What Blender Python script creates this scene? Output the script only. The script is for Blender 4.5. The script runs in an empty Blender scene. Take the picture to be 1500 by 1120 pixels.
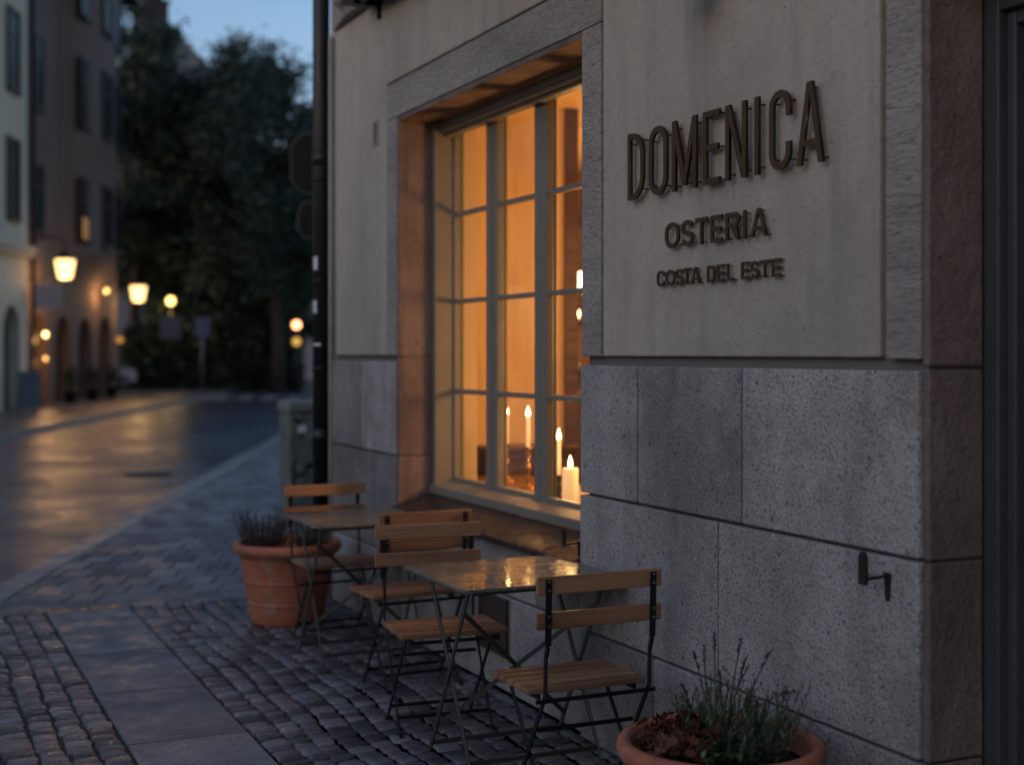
import bpy, math, random
from mathutils import Vector, Matrix
R = math.radians
random.seed(7)
C = bpy.context.scene.collection
scene = bpy.context.scene

# ------------------------------------------------------------------ camera
# world frame: restaurant front wall is the plane X = 0, street side X < 0, Y runs along the wall
cam_d = bpy.data.cameras.new("camera"); cam = bpy.data.objects.new("camera", cam_d); C.objects.link(cam)
cam.location = (-2.67, 0.0, 1.62); cam.rotation_euler = (R(90), 0, R(-24.6))
cam_d.lens = 48.0; cam_d.sensor_width = 36.0; cam_d.shift_y = -0.0287
cam_d.clip_start = 0.05; cam_d.clip_end = 2000
cam_d.dof.use_dof = True; cam_d.dof.focus_distance = 4.95; cam_d.dof.aperture_fstop = 1.45; cam_d.dof.aperture_blades = 0
scene.camera = cam

# ------------------------------------------------------------------ world
SUN_EL, SUN_ROT = 9.0, 250.0
w = bpy.data.worlds.new("World"); scene.world = w; w.use_nodes = True
nt = w.node_tree; nt.nodes.clear()
wo = nt.nodes.new('ShaderNodeOutputWorld'); bg = nt.nodes.new('ShaderNodeBackground')
sky = nt.nodes.new('ShaderNodeTexSky'); sky.sky_type = 'NISHITA'; sky.sun_disc = False
sky.sun_elevation = R(SUN_EL); sky.sun_rotation = R(SUN_ROT); sky.ozone_density = 3.0; sky.air_density = 1.2
tint = nt.nodes.new('ShaderNodeMix'); tint.data_type = 'RGBA'; tint.blend_type = 'MULTIPLY'
tint.inputs[0].default_value = 1.0; tint.inputs[7].default_value = (0.90, 0.82, 0.91, 1)
nt.links.new(sky.outputs[0], tint.inputs[6]); nt.links.new(tint.outputs[2], bg.inputs[0])
bg.inputs[1].default_value = 0.15
nt.links.new(bg.outputs[0], wo.inputs[0])

sd = bpy.data.lights.new("dusk_sun", 'SUN'); sd.energy = 0.16; sd.angle = R(50); sd.color = (1.0, 0.84, 0.70)
so = bpy.data.objects.new("dusk_sun", sd); C.objects.link(so)
so.rotation_euler = Vector((0.80, 0.28, -0.75)).to_track_quat('-Z', 'Y').to_euler()

vs = scene.view_settings; vs.view_transform = 'Standard'; vs.look = 'None'; vs.gamma = 1; vs.exposure = 0.80
scene.render.engine = 'CYCLES'

# ------------------------------------------------------------------ material helpers
def socket(n, *names):
    for s in names:
        if s in n.inputs: return n.inputs[s]
MATS = {}
def mat(name, col, rough=0.6, metal=0.0, var=(), bump=(), tint=0.0, rvar=None, spec=0.5, coat=0.0, emit=None, estr=0, stretch=None, pits=None, hue=None, streak=None):
    if name in MATS: return MATS[name]
    m = bpy.data.materials.new(name); m.use_nodes = True; t = m.node_tree; N = t.nodes; L = t.links
    b = N['Principled BSDF']
    b.inputs['Metallic'].default_value = metal; b.inputs['Roughness'].default_value = rough
    b.inputs['Specular IOR Level'].default_value = spec
    if coat: b.inputs['Coat Weight'].default_value = coat; b.inputs['Coat Roughness'].default_value = 0.12
    tc = N.new('ShaderNodeTexCoord'); co = tc.outputs['Object']
    if stretch:
        mp = N.new('ShaderNodeMapping'); mp.inputs['Scale'].default_value = stretch; L.new(co, mp.inputs[0]); co = mp.outputs[0]
    def noise(sc, det=6, ro=0.6):
        n = N.new('ShaderNodeTexNoise'); n.inputs['Scale'].default_value = sc; n.inputs['Detail'].default_value = det
        n.inputs['Roughness'].default_value = ro; L.new(co, n.inputs['Vector']); return n.outputs['Fac']
    def ramp(f, a, bb):
        r = N.new('ShaderNodeMapRange'); r.inputs[1].default_value = a; r.inputs[2].default_value = bb; L.new(f, r.inputs[0]); return r.outputs[0]
    cur = None
    c0 = N.new('ShaderNodeRGB'); c0.outputs[0].default_value = (*col, 1); cur = c0.outputs[0]
    for (sc, amt, c2, lo, hi) in var:
        f = ramp(noise(sc), lo, hi)
        mu = N.new('ShaderNodeMath'); mu.operation = 'MULTIPLY'; mu.inputs[1].default_value = amt; L.new(f, mu.inputs[0])
        mx = N.new('ShaderNodeMix'); mx.data_type = 'RGBA'; L.new(mu.outputs[0], mx.inputs[0]); L.new(cur, mx.inputs[6]); mx.inputs[7].default_value = (*c2, 1); cur = mx.outputs[2]
    if streak:
        ssc, samt, sc2, slo, shi = streak
        mp2 = N.new('ShaderNodeMapping'); mp2.inputs['Scale'].default_value = (ssc, ssc, ssc*.12); L.new(tc.outputs['Object'], mp2.inputs[0])
        n = N.new('ShaderNodeTexNoise'); n.inputs['Scale'].default_value = 1; n.inputs['Detail'].default_value = 8; n.inputs['Roughness'].default_value = .65; L.new(mp2.outputs[0], n.inputs['Vector'])
        f = ramp(n.outputs['Fac'], slo, shi); mu = N.new('ShaderNodeMath'); mu.operation = 'MULTIPLY'; mu.inputs[1].default_value = samt; L.new(f, mu.inputs[0])
        mx = N.new('ShaderNodeMix'); mx.data_type = 'RGBA'; L.new(mu.outputs[0], mx.inputs[0]); L.new(cur, mx.inputs[6]); mx.inputs[7].default_value = (*sc2, 1); cur = mx.outputs[2]
    bumps = None
    if pits:
        sc, thr, c2, amt = pits
        v = N.new('ShaderNodeTexVoronoi'); v.inputs['Scale'].default_value = sc; v.inputs['Randomness'].default_value = 1
        nn = N.new('ShaderNodeTexNoise'); nn.inputs['Scale'].default_value = sc*1.3; L.new(co, nn.inputs['Vector'])
        ad = N.new('ShaderNodeMix'); ad.data_type = 'VECTOR'; ad.inputs[0].default_value = 0.035; L.new(co, ad.inputs[4]); L.new(nn.outputs['Color'], ad.inputs[5])
        L.new(ad.outputs[1], v.inputs['Vector'])
        sel = ramp(noise(sc*0.35, 2), 0.42, 0.62)
        f = ramp(v.outputs['Distance'], thr, 0.0)
        mu = N.new('ShaderNodeMath'); mu.operation = 'MULTIPLY'; L.new(f, mu.inputs[0]); L.new(sel, mu.inputs[1])
        mu2 = N.new('ShaderNodeMath'); mu2.operation = 'MULTIPLY'; mu2.inputs[1].default_value = amt; L.new(mu.outputs[0], mu2.inputs[0]); mu2.use_clamp = True
        mx = N.new('ShaderNodeMix'); mx.data_type = 'RGBA'; L.new(mu2.outputs[0], mx.inputs[0]); L.new(cur, mx.inputs[6]); mx.inputs[7].default_value = (*c2, 1); cur = mx.outputs[2]
        bp = N.new('ShaderNodeBump'); bp.inputs['Strength'].default_value = 0.5; bp.inputs['Distance'].default_value = 0.004; bp.invert = True
        L.new(mu.outputs[0], bp.inputs['Height']); bumps = bp.outputs[0]
    if tint:
        at = N.new('ShaderNodeAttribute'); at.attribute_name = 'tint'
        r = N.new('ShaderNodeMapRange'); r.inputs[3].default_value = 1 - tint; r.inputs[4].default_value = 1 + tint; L.new(at.outputs['Fac'], r.inputs[0])
        if hue:
            h1 = N.new('ShaderNodeMath'); h1.operation = 'MULTIPLY'; h1.inputs[1].default_value = 7.31; L.new(at.outputs['Fac'], h1.inputs[0])
            h2 = N.new('ShaderNodeMath'); h2.operation = 'FRACT'; L.new(h1.outputs[0], h2.inputs[0])
            h3 = ramp(h2.outputs[0], 0.35, 0.9); mx = N.new('ShaderNodeMix'); mx.data_type = 'RGBA'; L.new(h3, mx.inputs[0]); L.new(cur, mx.inputs[6]); mx.inputs[7].default_value = (*hue, 1); cur = mx.outputs[2]
        vm = N.new('ShaderNodeVectorMath'); vm.operation = 'SCALE'; L.new(cur, vm.inputs[0]); L.new(r.outputs[0], vm.inputs['Scale']); cur = vm.outputs[0]
    L.new(cur, b.inputs['Base Color'])
    for (sc, st, di) in bump:
        bp = N.new('ShaderNodeBump'); bp.inputs['Strength'].default_value = st; bp.inputs['Distance'].default_value = di
        L.new(noise(sc), bp.inputs['Height'])
        if bumps: L.new(bumps, bp.inputs['Normal'])
        bumps = bp.outputs[0]
    if bumps: L.new(bumps, b.inputs['Normal'])
    if rvar:
        sc, lo, hi = rvar
        n = ramp(noise(sc, 4), 0.38, 0.62)
        r = N.new('ShaderNodeMapRange'); r.inputs[3].default_value = lo; r.inputs[4].default_value = hi; L.new(n, r.inputs[0]); L.new(r.outputs[0], b.inputs['Roughness'])
    if emit:
        b.inputs['Emission Color'].default_value = (*emit, 1); b.inputs['Emission Strength'].default_value = estr
    MATS[name] = m; return m

def glass_mat(name, tint=(0.96, 0.95, 0.92), gloss=1.0, rough=0.02):
    m = bpy.data.materials.new(name); m.use_nodes = True; t = m.node_tree; N = t.nodes; L = t.links; N.clear()
    o = N.new('ShaderNodeOutputMaterial'); tr = N.new('ShaderNodeBsdfTransparent'); gl = N.new('ShaderNodeBsdfGlossy'); fr = N.new('ShaderNodeLayerWeight'); mx = N.new('ShaderNodeMixShader')
    tr.inputs[0].default_value = (*tint, 1); gl.inputs['Roughness'].default_value = rough; fr.inputs[0].default_value = 0.5
    bp = N.new('ShaderNodeBump'); no = N.new('ShaderNodeTexNoise'); tc = N.new('ShaderNodeTexCoord'); no.inputs['Scale'].default_value = 5; L.new(tc.outputs['Object'], no.inputs['Vector'])
    bp.inputs['Strength'].default_value = 0.15; bp.inputs['Distance'].default_value = 0.01; L.new(no.outputs[0], bp.inputs['Height']); L.new(bp.outputs[0], gl.inputs['Normal'])
    mu = N.new('ShaderNodeMath'); mu.operation = 'MULTIPLY'; pw = N.new('ShaderNodeMath'); pw.operation = 'POWER'; pw.inputs[1].default_value = 5; L.new(fr.outputs['Facing'], pw.inputs[0])
    mu.operation = 'MULTIPLY_ADD'; mu.inputs[1].default_value = 0.9; mu.inputs[2].default_value = 0.10*gloss; mu.use_clamp = True; L.new(pw.outputs[0], mu.inputs[0])
    L.new(mu.outputs[0], mx.inputs[0]); L.new(tr.outputs[0], mx.inputs[1]); L.new(gl.outputs[0], mx.inputs[2]); L.new(mx.outputs[0], o.inputs[0])
    return m

# ------------------------------------------------------------------ mesh builder
class MB:
    def __init__(s): s.v = []; s.f = []; s.t = []; s.cur = 0.5; s.sm = []
    def face(s, idx, smooth=False): s.f.append(idx); s.t.append(s.cur); s.sm.append(smooth)
    def hexa(s, p, smooth=False):
        b = len(s.v); s.v += [tuple(q) for q in p]
        for f in ((0,3,2,1),(4,5,6,7),(0,1,5,4),(1,2,6,5),(2,3,7,6),(3,0,4,7)): s.face([b+i for i in f], smooth)
        return s
    def box(s, x0, x1, y0, y1, z0, z1):
        return s.hexa([(x0,y0,z0),(x1,y0,z0),(x1,y1,z0),(x0,y1,z0),(x0,y0,z1),(x1,y0,z1),(x1,y1,z1),(x0,y1,z1)])
    def bar(s, p0, p1, wd, th, side=None):
        p0 = Vector(p0); p1 = Vector(p1); d = (p1-p0).normalized()
        a = Vector(side) if side is not None else (Vector((0,0,1)) if abs(d.z) < 0.9 else Vector((1,0,0)))
        a = (a - d*a.dot(d)).normalized(); c = d.cross(a)
        a = a*wd/2; c = c*th/2
        return s.hexa([p0-a-c, p0+a-c, p0+a+c, p0-a+c, p1-a-c, p1+a-c, p1+a+c, p1-a+c])
    def tube(s, pts, rad, seg=8, caps=True):
        pts = [Vector(p) for p in pts]; n = len(pts)
        rr = rad if isinstance(rad, (list, tuple)) else [rad]*n
        b = len(s.v); up = None
        for i, p in enumerate(pts):
            d = (pts[min(i+1, n-1)] - pts[max(i-1, 0)]).normalized()
            if up is None: up = Vector((0,0,1)) if abs(d.z) < 0.9 else Vector((1,0,0))
            up = (up - d*up.dot(d)).normalized(); c = d.cross(up)
            for k in range(seg):
                a = 2*math.pi*k/seg; s.v.append(tuple(p + (up*math.cos(a)+c*math.sin(a))*rr[i]))
        for i in range(n-1):
            for k in range(seg):
                k2 = (k+1) % seg; s.face([b+i*seg+k, b+i*seg+k2, b+(i+1)*seg+k2, b+(i+1)*seg+k], True)
        if caps:
            s.face([b+k for k in range(seg)][::-1]); s.face([b+(n-1)*seg+k for k in range(seg)])
        return s
    def lathe(s, prof, cx=0, cy=0, seg=48, cz=0, sharp=(), wob=0):
        b = len(s.v); n = len(prof)
        for i, (r, z) in enumerate(prof):
            for k in range(seg):
                a = 2*math.pi*k/seg; q = 1 + wob*math.sin(3*a+i*0.2)
                s.v.append((cx+r*q*math.cos(a), cy+r*q*math.sin(a), cz+z))
        for i in range(n-1):
            for k in range(seg):
                k2 = (k+1) % seg; s.face([b+i*seg+k, b+i*seg+k2, b+(i+1)*seg+k2, b+(i+1)*seg+k], True)
        s.face([b+k for k in range(seg)][::-1]); s.face([b+(n-1)*seg+k for k in range(seg)])
        return s
    def prism(s, poly, fa, fb):
        b = len(s.v); n = len(poly)
        for p in poly: s.v.append(tuple(fa(p)))
        for p in poly: s.v.append(tuple(fb(p)))
        s.face([b+i for i in range(n)][::-1]); s.face([b+n+i for i in range(n)])
        for i in range(n):
            j = (i+1) % n; s.face([b+i, b+j, b+n+j, b+n+i])
        return s
    def quad(s, p): b = len(s.v); s.v += [tuple(q) for q in p]; s.face([b+i for i in range(len(p))]); return s
    def build(s, name, m, parent=None, bevel=0, seg=2, at=None):
        org = Vector((0,0,0))
        if parent is None:
            if at is None:
                xs = [v[0] for v in s.v]; ys = [v[1] for v in s.v]; zs = [v[2] for v in s.v]
                org = Vector(((min(xs)+max(xs))/2, (min(ys)+max(ys))/2, min(zs)))
            else: org = Vector(at)
        else:
            p = parent
            while p: org += p.location; p = p.parent
        me = bpy.data.meshes.new(name)
        me.from_pydata([tuple(Vector(v)-org) for v in s.v], [], s.f)
        me.polygons.foreach_set('use_smooth', s.sm)
        at_ = me.attributes.new('tint', 'FLOAT', 'FACE'); at_.data.foreach_set('value', s.t)
        for q in (m if isinstance(m, (list, tuple)) else [m]): me.materials.append(q)
        me.update()
        o = bpy.data.objects.new(name, me); C.objects.link(o)
        if parent: o.parent = parent
        else: o.location = org
        if bevel:
            bm_ = o.modifiers.new('bevel', 'BEVEL'); bm_.width = bevel; bm_.segments = seg; bm_.limit_method = 'ANGLE'; bm_.angle_limit = R(35)
        return o
def tag(o, label=None, cat=None, group=None, kind=None):
    if label: o['label'] = label
    if cat: o['category'] = cat
    if group: o['group'] = group
    if kind: o['kind'] = kind
    return o
def empty(name, loc, rz=0):
    o = bpy.data.objects.new(name, None); C.objects.link(o); o.location = loc; o.rotation_euler = (0,0,rz); o.empty_display_size = 0.1; return o
def kids(o): return [c for c in bpy.data.objects if c.parent == o]
def copy_tree(o, parent=None):
    c = o.copy(); C.objects.link(c); c.parent = parent
    for ch in kids(o): copy_tree(ch, c)
    return c
def point_light(name, loc, energy, col, rad, parent):
    l = bpy.data.lights.new(name, 'POINT'); l.energy = energy; l.color = col; l.shadow_soft_size = rad
    o = bpy.data.objects.new(name, l); C.objects.link(o)
    org = Vector((0,0,0)); p = parent
    while p: org += p.location; p = p.parent
    o.parent = parent; o.location = Vector(loc)-org
    return o
def rnd(a, b): return random.uniform(a, b)

# street frame: near kerb runs along U from K0; b grows to the far side of the road
K0 = Vector((-2.0, 9.5)); U = Vector((0.36, 0.933)).normalized(); NN = Vector((-U.y, U.x))
def S(a, b, z=0.0): p = K0 + U*a + NN*b; return (p.x, p.y, z)
ROADW = 5.7; FAC = 9.3; ROADZ = -0.11

# ------------------------------------------------------------------ materials
m_granite = mat('granite', (0.30, 0.294, 0.286), 0.75, var=[(1.3, 0.8, (0.165,0.152,0.142), 0.44, 0.64), (6, 0.5, (0.38,0.375,0.365), 0.5, 0.68), (130, 0.9, (0.07,0.07,0.075), 0.52, 0.64), (190, 0.8, (0.44,0.43,0.42), 0.57, 0.68)],
                bump=[(14, 0.6, 0.03), (75, 1.0, 0.012)], tint=0.34, pits=(30, 0.24, (0.04,0.036,0.036), 1.6), streak=(3.0, .6, (.11,.105,.105), .50, .70))
m_hewn = mat('hewn_stone', (0.355, 0.328, 0.295), 0.8, var=[(1.6, 0.6, (0.15,0.14,0.13), 0.45, 0.68), (55, 0.7, (0.11,0.11,0.11), 0.5, 0.66)],
             bump=[(20, 0.7, 0.02), (70, 1.0, 0.012)], tint=0.15, stretch=(1, 0.45, 2.2), pits=(32, 0.22, (0.06,0.055,0.05), 1.2))
m_redstone = mat('red_stone', (0.205, 0.160, 0.142), 0.8, var=[(2.0, 0.8, (0.12,0.085,0.07), 0.42, 0.64), (10, 0.4, (0.26,0.17,0.13), 0.5, 0.7), (80, 0.6, (0.09,0.065,0.055), 0.5, 0.66)],
                 bump=[(12, 0.8, 0.025), (60, 0.9, 0.010)], tint=0.15, pits=(38, 0.16, (0.07,0.05,0.045), 1.0), streak=(6.0, .7, (.085,.062,.052), .47, .66))
m_plaster = mat('lime_plaster', (0.395, 0.355, 0.30), 0.85, var=[(0.9, 0.7, (0.27,0.25,0.218), 0.42, 0.62), (4, 0.4, (0.40,0.375,0.335), 0.5, 0.68), (22, 0.4, (0.20,0.185,0.16), 0.56, 0.72)],
                bump=[(26, 0.45, 0.016), (90, 0.7, 0.006)], pits=(17, 0.14, (0.12,0.11,0.10), 0.8), streak=(5.0, .55, (.19,.175,.155), .50, .72))
m_mortar = mat('mortar', (0.13, 0.125, 0.12), 0.95, bump=[(60, 0.5, 0.006)])
m_slab = mat('granite_slab', (0.16, 0.172, 0.19), 0.4, var=[(3, 0.7, (0.095,0.102,0.112), 0.45, 0.6), (110, 0.8, (0.045,0.045,0.05), 0.5, 0.64), (130, 0.7, (0.27,0.27,0.27), 0.57, 0.68)],
             bump=[(5, 0.12, 0.01), (70, 0.8, 0.008)], rvar=(5.5, 0.26, 0.75), tint=0.25)
m_sett = mat('sett_stone', (0.105, 0.112, 0.124), 0.4, var=[(4, 0.6, (0.08,0.076,0.08), 0.45, 0.62), (70, 0.4, (0.19,0.175,0.165), 0.5, 0.72)],
             bump=[(38, 0.7, 0.010), (140, 0.6, 0.004)], rvar=(9, 0.14, 0.42), tint=0.7, hue=(0.088,0.080,0.080))
m_joint = mat('joint_dirt', (0.028, 0.026, 0.021), 0.75, var=[(7, 0.7, (0.022,0.032,0.013), 0.5, 0.62)], bump=[(90, 0.8, 0.008)])
m_paver = mat('concrete_paver', (0.11, 0.11, 0.118), 0.4, var=[(2, 0.6, (0.07,0.07,0.078), 0.45, 0.62), (60, 0.3, (0.16,0.155,0.15), 0.5, 0.7)], bump=[(50, 0.7, 0.008)], rvar=(2.2, 0.32, 0.6), tint=0.55)
m_asphalt = mat('wet_asphalt', (0.060, 0.075, 0.096), 0.3, var=[(0.35, 0.7, (0.03,0.031,0.034), 0.42, 0.6), (90, 0.5, (0.085,0.085,0.088), 0.5, 0.7)], bump=[(1.2, 0.16, 0.03), (110, 0.4, 0.005)], rvar=(0.7, 0.24, 0.42))
m_kerb = mat('kerb_granite', (0.18, 0.182, 0.188), 0.4, var=[(3, 0.5, (0.10,0.098,0.096), 0.45, 0.62)], bump=[(50, 0.5, 0.005)], rvar=(2.7, 0.26, 0.5), tint=0.2)
m_paint = mat('window_paint', (0.155, 0.150, 0.128), 0.42, var=[(8, 0.4, (0.12,0.115,0.10), 0.5, 0.7)], bump=[(70, 0.15, 0.002)])
m_doorp = mat('door_paint', (0.040, 0.047, 0.056), 0.5, var=[(8, 0.4, (0.026,0.030,0.036), 0.5, 0.7)], bump=[(60, 0.2, 0.002)])
m_flash = mat('sill_metal', (0.045, 0.034, 0.030), 0.3, metal=0.4, var=[(6, 0.6, (0.03,0.026,0.026), 0.45, 0.65)], bump=[(9, 0.15, 0.01), (60, 0.7, 0.006)], rvar=(7, 0.1, 0.38))
m_pipe = mat('pipe_metal', (0.018, 0.016, 0.016), 0.42, metal=0.3, var=[(9, 0.5, (0.03,0.024,0.02), 0.5, 0.7)], bump=[(30, 0.2, 0.003)])
m_iron = mat('black_iron', (0.012, 0.012, 0.013), 0.42, metal=0.5, var=[(40, 0.5, (0.03,0.026,0.022), 0.55, 0.72)], bump=[(120, 0.25, 0.001)])
m_rust = mat('rusty_iron', (0.022, 0.016, 0.013), 0.6, metal=0.4, bump=[(90, 0.4, 0.002)])
m_bolt = mat('bolt_steel', (0.25, 0.25, 0.26), 0.35, metal=0.9)
m_green = mat('table_enamel', (0.042, 0.048, 0.040), 0.35, metal=0.2, bump=[(90, 0.2, 0.001)])
m_bronze = mat('sign_bronze', (0.060, 0.038, 0.020), 0.38, metal=0.75, var=[(30, 0.5, (0.085,0.053,0.028), 0.45, 0.68)], bump=[(160, 0.2, 0.001)])
m_terra = mat('terracotta', (0.36, 0.112, 0.058), 0.62, var=[(5, 0.6, (0.18,0.062,0.037), 0.45, 0.62), (9, 0.6, (0.38,0.24,0.19), 0.54, 0.70), (90, 0.3, (0.15,0.055,0.034), 0.55, 0.7)], bump=[(50, 0.3, 0.003), (6, 0.2, 0.01)])
m_soil = mat('soil', (0.018, 0.013, 0.010), 0.9, bump=[(60, 1.0, 0.02)])
m_brass = mat('brass', (0.55, 0.30, 0.09), 0.25, metal=1.0, bump=[(60, 0.1, 0.001)])
def wood(name, c1, c2, rough=0.42, st=(2.2, 45, 45), tint=0.25):
    return mat(name, c1, rough, var=[(1.0, 0.9, c2, 0.4, 0.65), (0.35, 0.4, tuple(x*0.7 for x in c1), 0.5, 0.7)], bump=[(1.5, 0.35, 0.002)], stretch=st, tint=tint, rvar=(1.2, 0.3, 0.5))
m_slat = wood('oiled_teak', (0.27, 0.145, 0.080), (0.155, 0.080, 0.042))
m_dwood = wood('dark_wood', (0.06, 0.026, 0.012), (0.03, 0.013, 0.007))
m_mwood = wood('table_wood', (0.22, 0.11, 0.05), (0.14, 0.065, 0.03), st=(40, 2, 40))

# wet table top: enamel with beads and puddles of rain
def wet_top():
    m = bpy.data.materials.new('wet_table_top'); m.use_nodes = True; t = m.node_tree; N = t.nodes; L = t.links; b = N['Principled BSDF']
    b.inputs['Metallic'].default_value = 0.0; b.inputs['Specular IOR Level'].default_value = 0.6; b.inputs['Coat Weight'].default_value = 0.5; b.inputs['Coat Roughness'].default_value = 0.05
    tc = N.new('ShaderNodeTexCoord')
    n1 = N.new('ShaderNodeTexNoise'); n1.inputs['Scale'].default_value = 7; n1.inputs['Detail'].default_value = 4; L.new(tc.outputs['Object'], n1.inputs[0])
    r = N.new('ShaderNodeMapRange'); r.inputs[1].default_value = 0.4; r.inputs[2].default_value = 0.6; r.inputs[3].default_value = 0.10; r.inputs[4].default_value = 0.34; L.new(n1.outputs[0], r.inputs[0]); L.new(r.outputs[0], b.inputs['Roughness'])
    c = N.new('ShaderNodeMix'); c.data_type = 'RGBA'; L.new(n1.outputs[0], c.inputs[0]); c.inputs[6].default_value = (0.085, 0.094, 0.082, 1); c.inputs[7].default_value = (0.12, 0.13, 0.112, 1); L.new(c.outputs[2], b.inputs['Base Color'])
    prev = None
    for sc, th, st, ds in ((48, 0.40, 1.0, 0.009), (105, 0.42, 0.8, 0.004)):
        v = N.new('ShaderNodeTexVoronoi'); v.inputs['Scale'].default_value = sc; L.new(tc.outputs['Object'], v.inputs['Vector'])
        rr = N.new('ShaderNodeMapRange'); rr.interpolation_type = 'SMOOTHSTEP'; rr.inputs[1].default_value = th; rr.inputs[2].default_value = th*0.35; L.new(v.outputs['Distance'], rr.inputs[0])
        gt = N.new('ShaderNodeSeparateColor'); L.new(v.outputs['Color'], gt.inputs[0])
        g2 = N.new('ShaderNodeMath'); g2.operation = 'GREATER_THAN'; g2.inputs[1].default_value = 0.4; L.new(gt.outputs[0], g2.inputs[0])
        mu = N.new('ShaderNodeMath'); mu.operation = 'MULTIPLY'; L.new(rr.outputs[0], mu.inputs[0]); L.new(g2.outputs[0], mu.inputs[1])
        bp = N.new('ShaderNodeBump'); bp.inputs['Strength'].default_value = st; bp.inputs['Distance'].default_value = ds; L.new(mu.outputs[0], bp.inputs['Height'])
        if prev: L.new(prev, bp.inputs['Normal'])
        prev = bp.outputs[0]
    n2 = N.new('ShaderNodeTexNoise'); n2.inputs['Scale'].default_value = 22; n2.inputs['Detail'].default_value = 5; L.new(tc.outputs['Object'], n2.inputs[0])
    bp = N.new('ShaderNodeBump'); bp.inputs['Strength'].default_value = 0.10; bp.inputs['Distance'].default_value = 0.003; L.new(n2.outputs[0], bp.inputs['Height']); L.new(prev, bp.inputs['Normal'])
    L.new(bp.outputs[0], b.inputs['Normal']); L.new(bp.outputs[0], b.inputs['Coat Normal'])
    return m
m_wet = wet_top()
m_glass = glass_mat('window_glass', gloss=1.0)

# ================================================================== SETTING
# base ground far out to the horizon
g = MB(); g.box(-300, 300, -40, 600, -0.6, -0.16)
tag(g.build('ground', mat('dark_ground', (0.05,0.048,0.045), 0.6, bump=[(3, 0.3, 0.05)])), kind='structure')
# road
rb = MB(); rb.quad([S(-30,-0.05,ROADZ), S(70,-0.05,ROADZ), S(70,ROADW+0.05,ROADZ), S(-30,ROADW+0.05,ROADZ)][::-1])
rb.quad([S(70,-30,ROADZ), S(82,-30,ROADZ), S(82,40,ROADZ), S(70,40,ROADZ)][::-1])
ro = rb.build('road', m_asphalt, at=(0,0,ROADZ)); tag(ro, kind='structure')
for p in ro.data.polygons:
    pass
# patched asphalt / gully, zebra crossing
def patch(name, a0, a1, b0, b1, z, m):
    q = MB(); q.quad([S(a0,b0,z), S(a0,b1,z), S(a1,b1,z), S(a1,b0,z)]); return tag(q.build(name, m), kind='structure')
m_zebra = mat('road_paint', (0.42, 0.42, 0.42), 0.4, var=[(6, 0.6, (0.15,0.15,0.15), 0.5, 0.65)])
zb = MB()
for k in range(6):
    b0 = 0.35 + k*0.92; zb.quad([S(42.5,b0,ROADZ+.006), S(42.5,b0+.5,ROADZ+.006), S(46,b0+.5,ROADZ+.006), S(46,b0,ROADZ+.006)])
tag(zb.build('road_marking', m_zebra), kind='structure')
mh = MB(); cx, cy, _ = S(10.6, 1.2); mh.lathe([(0.34,0),(0.34,0.012),(0.30,0.016),(0.0,0.014)], cx, cy, 32, ROADZ)
tag(mh.build('manhole_cover', mat('cast_iron', (0.01,0.01,0.011), 0.7, metal=0.3, bump=[(40, 0.8, 0.01)])), 'dark round iron manhole cover in the wet road', 'manhole cover')
# near pavement slab (dirt between stones) : polygon between the kerb and the building
near = MB(); poly = [S(-14,0.0)[:2], S(70,0.0)[:2], (60, 74), (60, -3), (-9, -3)]
near.prism(poly, lambda p: (p[0], p[1], -0.3), lambda p: (p[0], p[1], -0.012))
tag(near.build('pavement_bed', m_joint, at=(0,0,0)), kind='structure')
far = MB(); poly = [S(-30,ROADW+0.15)[:2], S(-30,30)[:2], S(70,30)[:2], S(70,ROADW+0.15)[:2]]
far.prism(poly, lambda p: (p[0], p[1], -0.3), lambda p: (p[0], p[1], 0.0))
tag(far.build('far_pavement', mat('far_paving', (0.10,0.097,0.095), 0.35, var=[(0.8, 0.6, (0.06,0.058,0.058), 0.45, 0.6)], bump=[(5, 0.5, 0.03), (25, 0.6, 0.01)], rvar=(0.9, 0.2, 0.5)), at=(0,0,0)), kind='structure')
# kerbs: individual granite lengths
def kerb(name, b0, b1, a0, a1, m=None):
    q = MB(); a = a0
    while a < a1:
        q.cur = random.random(); ln = rnd(0.85, 1.15); z = rnd(-0.003, 0.003) + 0.004
        q.hexa([S(a,b0,-.25), S(a,b1,-.25), S(a+ln-.008,b1,-.25), S(a+ln-.008,b0,-.25), S(a,b0,z), S(a,b1,z), S(a+ln-.008,b1,z), S(a+ln-.008,b0,z)][::1]); a += ln
    return tag(q.build(name, m or m_kerb, bevel=0.012, at=(0,0,0)), kind='structure')
kerb('kerb', 0.0, 0.21, -12, 70); kerb('far_kerb', ROADW, ROADW+0.15, -20, 70, mat('far_kerb_granite', (.10,.098,.098), .5))

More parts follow.
